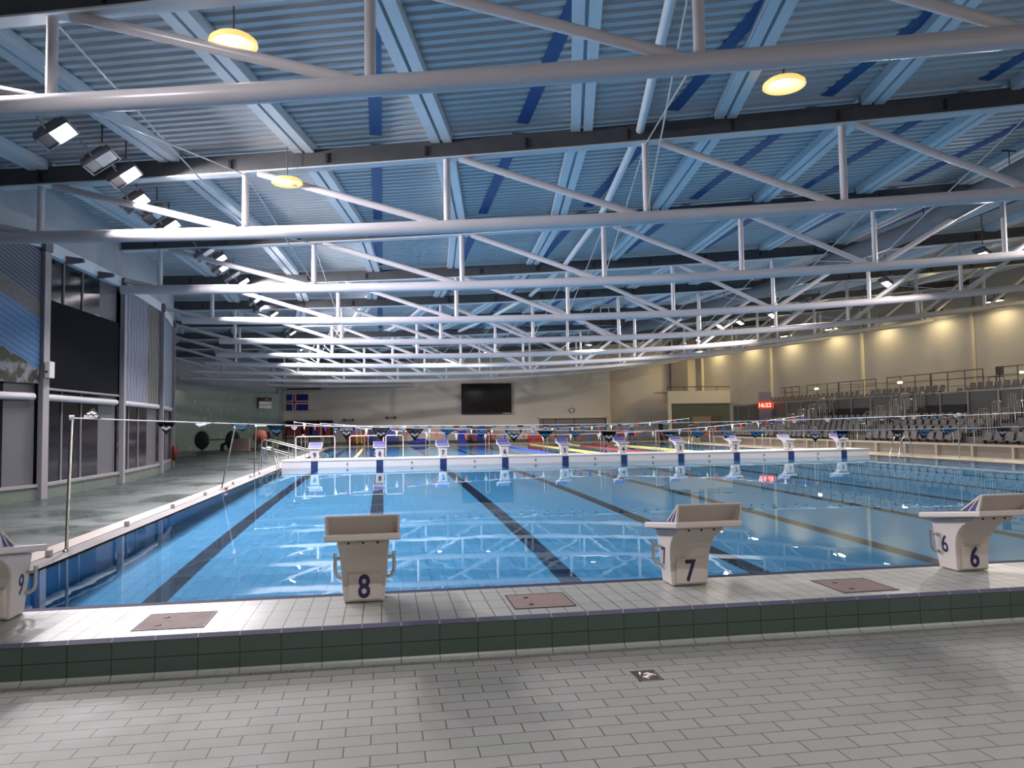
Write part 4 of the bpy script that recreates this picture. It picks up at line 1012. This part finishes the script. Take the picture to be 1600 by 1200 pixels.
# glass booth
r = empty('glass_booth', (28.25, 57.0, -0.3)); tag(r, 'white framed glass booth in the far right corner of the hall', 'booth')
m = MB(); m.box(0, 6.6, 0, 0.2, 3.15, 4.25); m.box(0, 0.28, 0, 0.2, 0, 3.15); m.box(6.25, 6.6, 0, 0.2, 0, 3.15); m.box(0, 6.6, 0, 0.2, 0, 0.25); m.box(0, 6.6, 0.2, 3.6, 4.15, 4.25); o = m.build('booth_frame', BEIGE, r)
gl = simple('greenish_booth_glass', (0.12, 0.14, 0.125), 0.08); MB().box(0.28, 6.25, 0.12, 0.14, 0.25, 3.15).build('booth_glass', gl, r)
m = MB(); m.box(2.2, 3.9, 0.08, 0.11, 1.15, 2.0); m.build('notice_board', BOXB, r)
m = MB(); m.box(4.0, 4.9, 0.08, 0.11, 1.15, 2.05); m.build('notice_board', simple('dark_brown_board', (0.10, 0.075, 0.045), 0.6), r)
r = empty('balcony_railing', (28.25, 57.0, 3.95)); tag(r, 'dark railing along the flat top of the glass booth', 'railing')
MB().tube([(0, 0.1, 0.35), (7.6, 0.1, 0.35)], 0.04, 8).build('top_rail', RAILD, r)
for q in range(6): MB().tube([(q*1.5, 0.1, 0.0), (q*1.5, 0.1, 0.35)], 0.03, 6).build('railing_post', RAILD, r)
m = MB(); m.box(30.1, 31.7, 60.9, 61.3, 4.0, 8.6); o = m.build('dark_recess_panel', simple('mauve_wall_panel', (0.17, 0.15, 0.16), 0.6)); tag(o, 'tall grey panel on the wall above the glass booth', 'panel')
m = MB(); m.box(28.4, 28.7, 56.7, 57.0, -0.3, 1.2); o = m.build('tall_dark_bin', DARK); tag(o, 'narrow dark bin beside the left corner of the glass booth', 'bin')
for v in o.data.vertices: v.co.x -= 1.1
# LED clock on its panel
r = empty('digital_clock', (31.9, 46.9, 1.2)); tag(r, 'red digital clock display on a grey panel at the far end of the stand', 'clock')
r.rotation_euler = (0, 0, math.radians(-30))
MB().box(-0.45, 0.45, 0.0, 0.1, 0.0, 2.2).build('mounting_panel', simple('mauve_grey_panel', (0.26, 0.23, 0.24), 0.6), r)
MB().box(-0.52, 0.52, -0.08, 0.0, 0.95, 1.5).build('display_case', LEDDIM, r)
place_text(text_mesh('16:22', 0.42, 0.004, 0.01, LEDRED), 'display_digits', (0, -0.09, 1.225), (PI/2, 0, 0), r)
m = MB(); m.box(30.0, 31.7, 46.0, 46.3, 0.2, 1.12); m.box(28.9, 30.0, 46.1, 46.3, 0.2, 0.85); o = m.build('pale_counter', GREYBOX); tag(o, 'pale beige counter panels below the red digital clock', 'counter')

# ================================================================ BACK WALL THINGS
YB = YBACK-0.02
def flagrect(mb, x0, x1, z0, z1, mi, y): mb.box(x0, x1, y, y+0.01, z0, z1, mi)
fl = empty('national_flag', (-4.12, YB-0.04, 2.66)); tag(fl, 'blue flag with white-edged red cross hanging on the back wall', 'flag')
FB = simple('flag_blue', (0.01, 0.02, 0.22), 0.7); FR = simple('flag_red', (0.45, 0.03, 0.04), 0.7)
Wf, Hf = 1.78, 1.36; u = Wf/25
MB().box(0, Wf, 0.01, 0.03, 0, Hf).build('flag_field', FB, fl)
m = MB(); m.box(7*u, 11*u, 0.004, 0.01, 0, Hf); m.box(0, Wf, 0.0045, 0.0095, Hf/2-2*u, Hf/2+2*u); m.build('white_cross', LOGOW, fl)
m = MB(); m.box(8*u, 10*u, 0.0, 0.004, 0, Hf); m.box(0, Wf, 0.0005, 0.0038, Hf/2-u, Hf/2+u); m.build('red_cross', FR, fl)
tv = empty('wall_screen', (10.6, YB-0.35, 2.18)); tag(tv, 'large black screen mounted high on the back wall', 'screen')
m = MB(); m.box(0, 4.42, 0.05, 0.2, 0, 2.68); o = m.build('screen_case', DARK, tv); bevel(o, 0.02)
MB().box(0.08, 4.34, 0.03, 0.05, 0.12, 2.6).build('screen_panel', SCREEN, tv)
place_text(text_mesh('JUMBO LED', 0.10, 0.003, 0.004, GREYBOX), 'case_lettering', (3.95, 0.04, 0.06), (PI/2, 0, 0), tv) if False else MB().box(3.6, 4.3, 0.035, 0.05, 0.03, 0.09).build('maker_plate', GREYBOX, tv)
m = MB()
for z in (0.4, 2.2): m.box(0.5, 0.7, 0.2, 0.35, z, z+0.15); m.box(3.7, 3.9, 0.2, 0.35, z, z+0.15)
m.build('wall_mount', GREYP, tv)
dg = empty('glazed_shutter', (17.4, YB-0.05, -0.28)); tag(dg, 'wide grey glazed shutter in the back wall below the round clock', 'shutter')
m = MB(); m.box(0.08, 6.35, 0.03, 0.06, 0.0, 2.0); m.build('shutter_panel', GREYDOOR, dg)
m = MB(); m.box(0, 0.1, 0, 0.06, 0, 2.1); m.box(6.3, 6.42, 0, 0.06, 0, 2.1); m.box(0, 6.42, 0, 0.06, 2.0, 2.1); m.build('shutter_frame', LIGHTCOL, dg)
m = MB()
for x in (0.45, 1.6, 3.3): m.box(x, x+0.05, 0.01, 0.05, 0.0, 2.0)
m.box(6.15, 6.25, 0.01, 0.05, 0, 2.0); m.box(0.1, 6.3, 0.01, 0.05, 1.92, 2.0); m.build('shutter_mullion', DARK, dg)
ck = empty('wall_clock', (20.5, YB-0.05, 2.40)); tag(ck, 'round white wall clock above the grey shutter', 'clock')
MB().lathe([(0.0, 0.0), (0.20, 0.0), (0.20, 0.02)], 28, 0, (0, 0, 0), 'y').build('clock_face', LOGOW, ck)
MB().lathe([(0.19, -0.02), (0.23, -0.02), (0.23, 0.04), (0.19, 0.04)], 28, 0, (0, 0, 0), 'y').build('clock_rim', GREYP, ck)
MB().bar((0, -0.01, 0), (-0.10, -0.01, 0.08), 0.02, 0.01).build('clock_hand', DARK, ck); MB().bar((0, -0.012, 0), (0.06, -0.012, 0.15), 0.015, 0.01).build('clock_hand', DARK, ck)
for n_, (x, z) in enumerate(((1.0, 1.80), (4.55, 1.96))):
    r = empty('wall_bar', (x, YB-0.10, z)); tag(r, '%s short black bar fixed on the back wall above the lane rope reels' % ('left' if n_ == 0 else 'right'), 'wall bar', 'short black wall bars')
    MB().tube([(-0.5, 0, 0), (0.5, 0, 0)], 0.025, 8).build('bar', DARK, r)
    for s in (-0.35, 0.35): MB().box(s-0.04, s+0.04, -0.03, 0.10, -0.13, 0.13).build('bar_plate', DARK, r)
# shelf unit with coiled ropes and kick boards
o = MB().box(-4.1, -1.3, YB-0.12, YB, 4.42, 4.52).box(-4.1, -1.3, YB-0.12, YB, 4.72, 4.8).build('dark_track', DARK); tag(o, 'dark double track high on the back wall above the flag', 'track')
sh = empty('storage_shelf', (-4.1, YB-0.9, -0.3)); tag(sh, 'long wall shelf under the flag, holding red and blue gear', 'shelf')
MB().box(0, 3.8, 0.0, 0.9, 0.75, 0.83).build('shelf_board', GREYBOX, sh); MB().box(0, 3.8, 0.0, 0.9, 2.0, 2.1).build('canopy', DARK, sh)
MB().box(0, 3.8, 0.82, 0.88, 0.83, 2.0).build('back_panel', simple('dark_maroon_net', (0.05, 0.01, 0.01), 0.8), sh)
for x in (0.0, 1.9, 3.72): MB().box(x, x+0.08, 0.0, 0.08, 0, 2.0).build('leg', DARK, sh)
rs = random.Random(11)
for n_, (x, wd, mt, nm) in enumerate([(0.1, 0.5, REDP, 'dark red'), (0.75, 0.5, REDP, 'red'), (1.4, 0.55, REDP, 'red'), (2.1, 0.4, BLUEP, 'blue'), (2.55, 0.45, REDP, 'dark red'), (3.2, 0.4, REDP, 'red')]):
    m = MB()
    for q in range(5): m.tube([(x+q*wd/5+0.05, 0.35, 0.86), (x+q*wd/5+0.05, 0.30, 1.4+0.1*rs.random()), (x+q*wd/5+0.05, 0.45, 1.72)], 0.045, 6)
    for v in range(len(m.v)): m.v[v] = (m.v[v][0]-4.1, m.v[v][1]+YB-0.9, m.v[v][2]-0.3)
    o = m.build('float_bundle', mt); tag(o, '%s bundle of upright floats on the wall shelf, %s from the left' % (nm, nth(n_+1)), 'float bundle', 'float bundles on the shelf')
m = MB(); m.box(-0.6, 0.8, 0, 0.8, 0.75, 0.8); m.tube([(-0.5, 0.1, 0), (-0.5, 0.1, 0.75)], 0.03, 6); m.tube([(0.7, 0.1, 0), (0.7, 0.1, 0.75)], 0.03, 6); m.tube([(-0.5, 0.7, 0), (-0.5, 0.7, 0.75)], 0.03, 6); m.tube([(0.7, 0.7, 0), (0.7, 0.7, 0.75)], 0.03, 6)
o = m.build('side_table', LOGOW); o.location = (-1.6, 57.2, -0.3); tag(o, 'small white table in front of the wall shelf', 'table')
# reel carts full of lane ropes
def cart(x0, x1, cols, label, h=1.4):
    r = empty('rope_cart', (x0, YB-1.6, -0.3)); tag(r, label, 'cart', 'lane rope carts by the back wall')
    L = x1-x0; m = MB(); m.box(0, L, 0, 1.2, 0.12, 0.18)
    for x in (0.02, L-0.02): m.tube([(x, 0.05, 0.1), (x, 0.05, h)], 0.03, 6); m.tube([(x, 1.15, 0.1), (x, 1.15, h)], 0.03, 6); m.tube([(x, 0.05, h), (x, 1.15, h)], 0.03, 6)
    m.build('cart_frame', DARK, r)
    for x in (0.15, L-0.15): MB().lathe([(0, -0.03), (0.07, -0.03), (0.07, 0.03), (0, 0.03)], 12, 0, (x, 0.1, 0.07), 'y').build('wheel', DARK, r)
    n = len(cols)
    for q, c_ in enumerate(cols):
        m = MB(); xa = 0.08+q*(L-0.16)/n; ww = (L-0.16)/n
        for t in range(4):
            xx = xa+ww*(t+0.5)/4; m.tube([(xx, 0.15, 0.2), (xx, 0.02, 0.6), (xx, 0.1, h-0.15-0.05*t), (xx, 0.5, h-0.02)], 0.05, 6)
        m.build('hung_lane_rope', c_, r)
cart(0.9, 3.4, [REDP, ORANGE, REDP, BLUEP], 'dark cart hung with red and orange lane ropes at the back wall')
cart(3.5, 5.15, [REDP, BLUEP, BLUEP], 'dark cart hung with blue lane ropes at the back wall')
o = MB(); o.tube([(1.75, 58.8, 1.2), (1.72, 58.75, 0.4), (1.78, 58.75, -0.2)], 0.06, 8); o.tube([(2.0, 58.8, 1.2), (2.1, 58.75, 0.4), (2.15, 58.75, -0.2)], 0.06, 8)
o = o.build('yellow_float_line', YELLOW); tag(o, 'yellow float line hanging over the front of the red rope cart', 'float line')
m = MB()
for q in range(7):
    a = q*0.9; m.tube([(6.9+0.9*math.cos(a+t*0.5)*(1-0.08*q), 58.9+0.4*math.sin(a+t*0.5), -0.22+0.05*q) for t in range(9)], 0.07, 6)
o = m.build('coiled_rope_pile', BLUEP); tag(o, 'loose blue pile of coiled lane rope on the floor by the back wall', 'rope pile')
m = MB(); m.box(10.2, 10.85, 58.8, 59.4, -0.3, 0.68); m.box(10.15, 10.9, 58.75, 59.45, 0.68, 0.76); o = m.build('blue_bin', BLUEP); bevel(o, 0.02); tag(o, 'upright blue bin left of the right rope cart', 'bin')
cart(11.3, 13.1, [REDP, BLUEP, BLUEP, REDP], 'rope cart with blue and red lane ropes below the black screen', 1.35)
m = MB(); m.prism([(0, 0), (0.5, 0), (0.5, 0.7), (0.4, 0.7), (0.35, 0.25), (0, 0.18)], 0, 1.3); o = m.build('red_lounger', REDP, fix=True); o.location = (16.2, 58.6, -0.3); tag(o, 'low red lounger on the far deck left of the grey shutter', 'lounger')
m = MB(); m.box(0, 0.5, 0, 0.5, 0.4, 0.46); m.box(0, 0.5, 0.44, 0.5, 0.46, 0.95)
for a in (0.02, 0.44):
    for c_ in (0.02, 0.44): m.box(a, a+0.05, c_, c_+0.05, 0, 0.4)
CH = m
for n_, (x, y, mt, lab) in enumerate([(24.3, 58.6, REDP, 'red plastic chair right of the grey shutter'), (25.3, 58.6, BLUEP, 'blue plastic chair right of the red one'), (27.6, 57.5, REDP, 'red chair in front of the dark recess'),
                                     (31.0, 55.6, ORANGE, 'orange chair in front of the glass booth, left one'), (32.6, 55.6, ORANGE, 'orange chair in front of the glass booth, right one')]):
    o = CH.build('plastic_chair', mt); o.location = (x, y, -0.3); tag(o, lab, 'chair', 'coloured chairs on the far deck')
# left end: sign, reels, box
sg = empty('timetable_board', (-5.15, 55.9, 2.75)); sg.rotation_euler = (0, 0, math.atan2(gb[1]-ga[1], gb[0]-ga[0])); tag(sg, 'small board with black heading and white rows on the green tiled wall', 'sign')
MB().box(-0.6, 0.6, 0.0, 0.06, 0.0, 0.55).build('board_rows', LOGOW, sg); MB().box(-0.6, 0.6, -0.005, 0.06, 0.58, 0.85).build('board_heading', DARK, sg)
MB().box(-0.6, 0.6, -0.004, 0.0, 0.26, 0.30).build('row_line', PRED, sg); MB().box(-0.05, 0.35, -0.012, -0.005, 0.66, 0.74).build('heading_mark', ORANGE, sg)
rl = empty('cover_reel', (-8.2, 48.6, -0.3)); tag(rl, 'large black reel with two round discs standing on the left deck', 'reel')
for x in (0.0, 2.0):
    q = MB(); q.lathe([(0, -0.08), (0.5, -0.08), (0.62, -0.05), (0.62, 0.05), (0.5, 0.08), (0, 0.08)], 28, 0, (x, 0, 0.78), 'y'); o = q.build('reel_disc', GREENV, rl)
    for v in o.data.vertices: v.co.x = x+(v.co.x-x)*0.78
MB().tube([(0, 0.1, 0.78), (2.0, 0.1, 0.78)], 0.05, 8).build('reel_axle', RAILM, rl); MB().box(-0.4, 2.4, -0.1, 0.3, 0.0, 0.06).build('reel_base', RAILM, rl)
MB().box(-0.05, 0.05, 0.0, 0.1, 0.06, 0.8).build('reel_stand', DARK, rl)
m = MB(); m.box(-6.25, -5.1, 48.3, 48.9, -0.3, 0.52); o = m.build('brown_box', BOXB); tag(o, 'brown box on the left deck next to the black reel', 'box')
m = MB(); m.tube([(-6.9, 48.6, -0.3), (-6.9, 48.6, 0.1), (-6.6, 48.6, 0.3), (-6.4, 48.6, -0.1)], 0.14, 8); o = m.build('coiled_hose', GREENV); tag(o, 'dark coiled hose between the reel and the brown box', 'hose')
rr = empty('lane_rope_reel', (-4.15, 47.0, -0.3)); tag(rr, 'reel wound with red and orange lane rope on a dark stand', 'reel')
q = MB(); q.lathe([(0, -0.3), (0.42, -0.3), (0.46, -0.2), (0.40, -0.1), (0.47, 0.0), (0.40, 0.1), (0.46, 0.2), (0.42, 0.3), (0, 0.3)], 18, 0, (0, 0, 0.95), 'y'); q.build('wound_rope', simple('rust_red_rope', (0.30, 0.08, 0.05), 0.7), rr)
for s in (-1, 1):
    MB().tube([(s*0.35, -0.35, 0), (0, -0.35, 0.95)], 0.03, 6).build('leg', DARK, rr); MB().tube([(s*0.35, 0.35, 0), (0, 0.35, 0.95)], 0.03, 6).build('leg', DARK, rr)
m = MB(); m.tube([(-3.6, 47.1, 0.95), (-3.5, 47.0, 0.4), (-3.65, 47.0, 0.1)], [0.25, 0.2, 0.05], 8); o = m.build('black_cover', DARK); tag(o, 'black cloth cover hanging beside the red rope reel', 'cover')
m = MB(); m.lathe([(0, 0), (0.09, 0), (0.09, 0.5), (0.05, 0.58), (0.03, 0.62), (0, 0.62)], 12); m.tube([(0.03, 0, 0.6), (0.14, 0, 0.55), (0.13, 0, 0.2)], 0.02, 6)
o = m.build('fire_extinguisher', simple('dark_red_enamel', (0.16, 0.015, 0.01), 0.5)); o.location = (-4.42, 26.75, 0.0); tag(o, 'red fire extinguisher at the foot of the farthest window column', 'fire extinguisher')
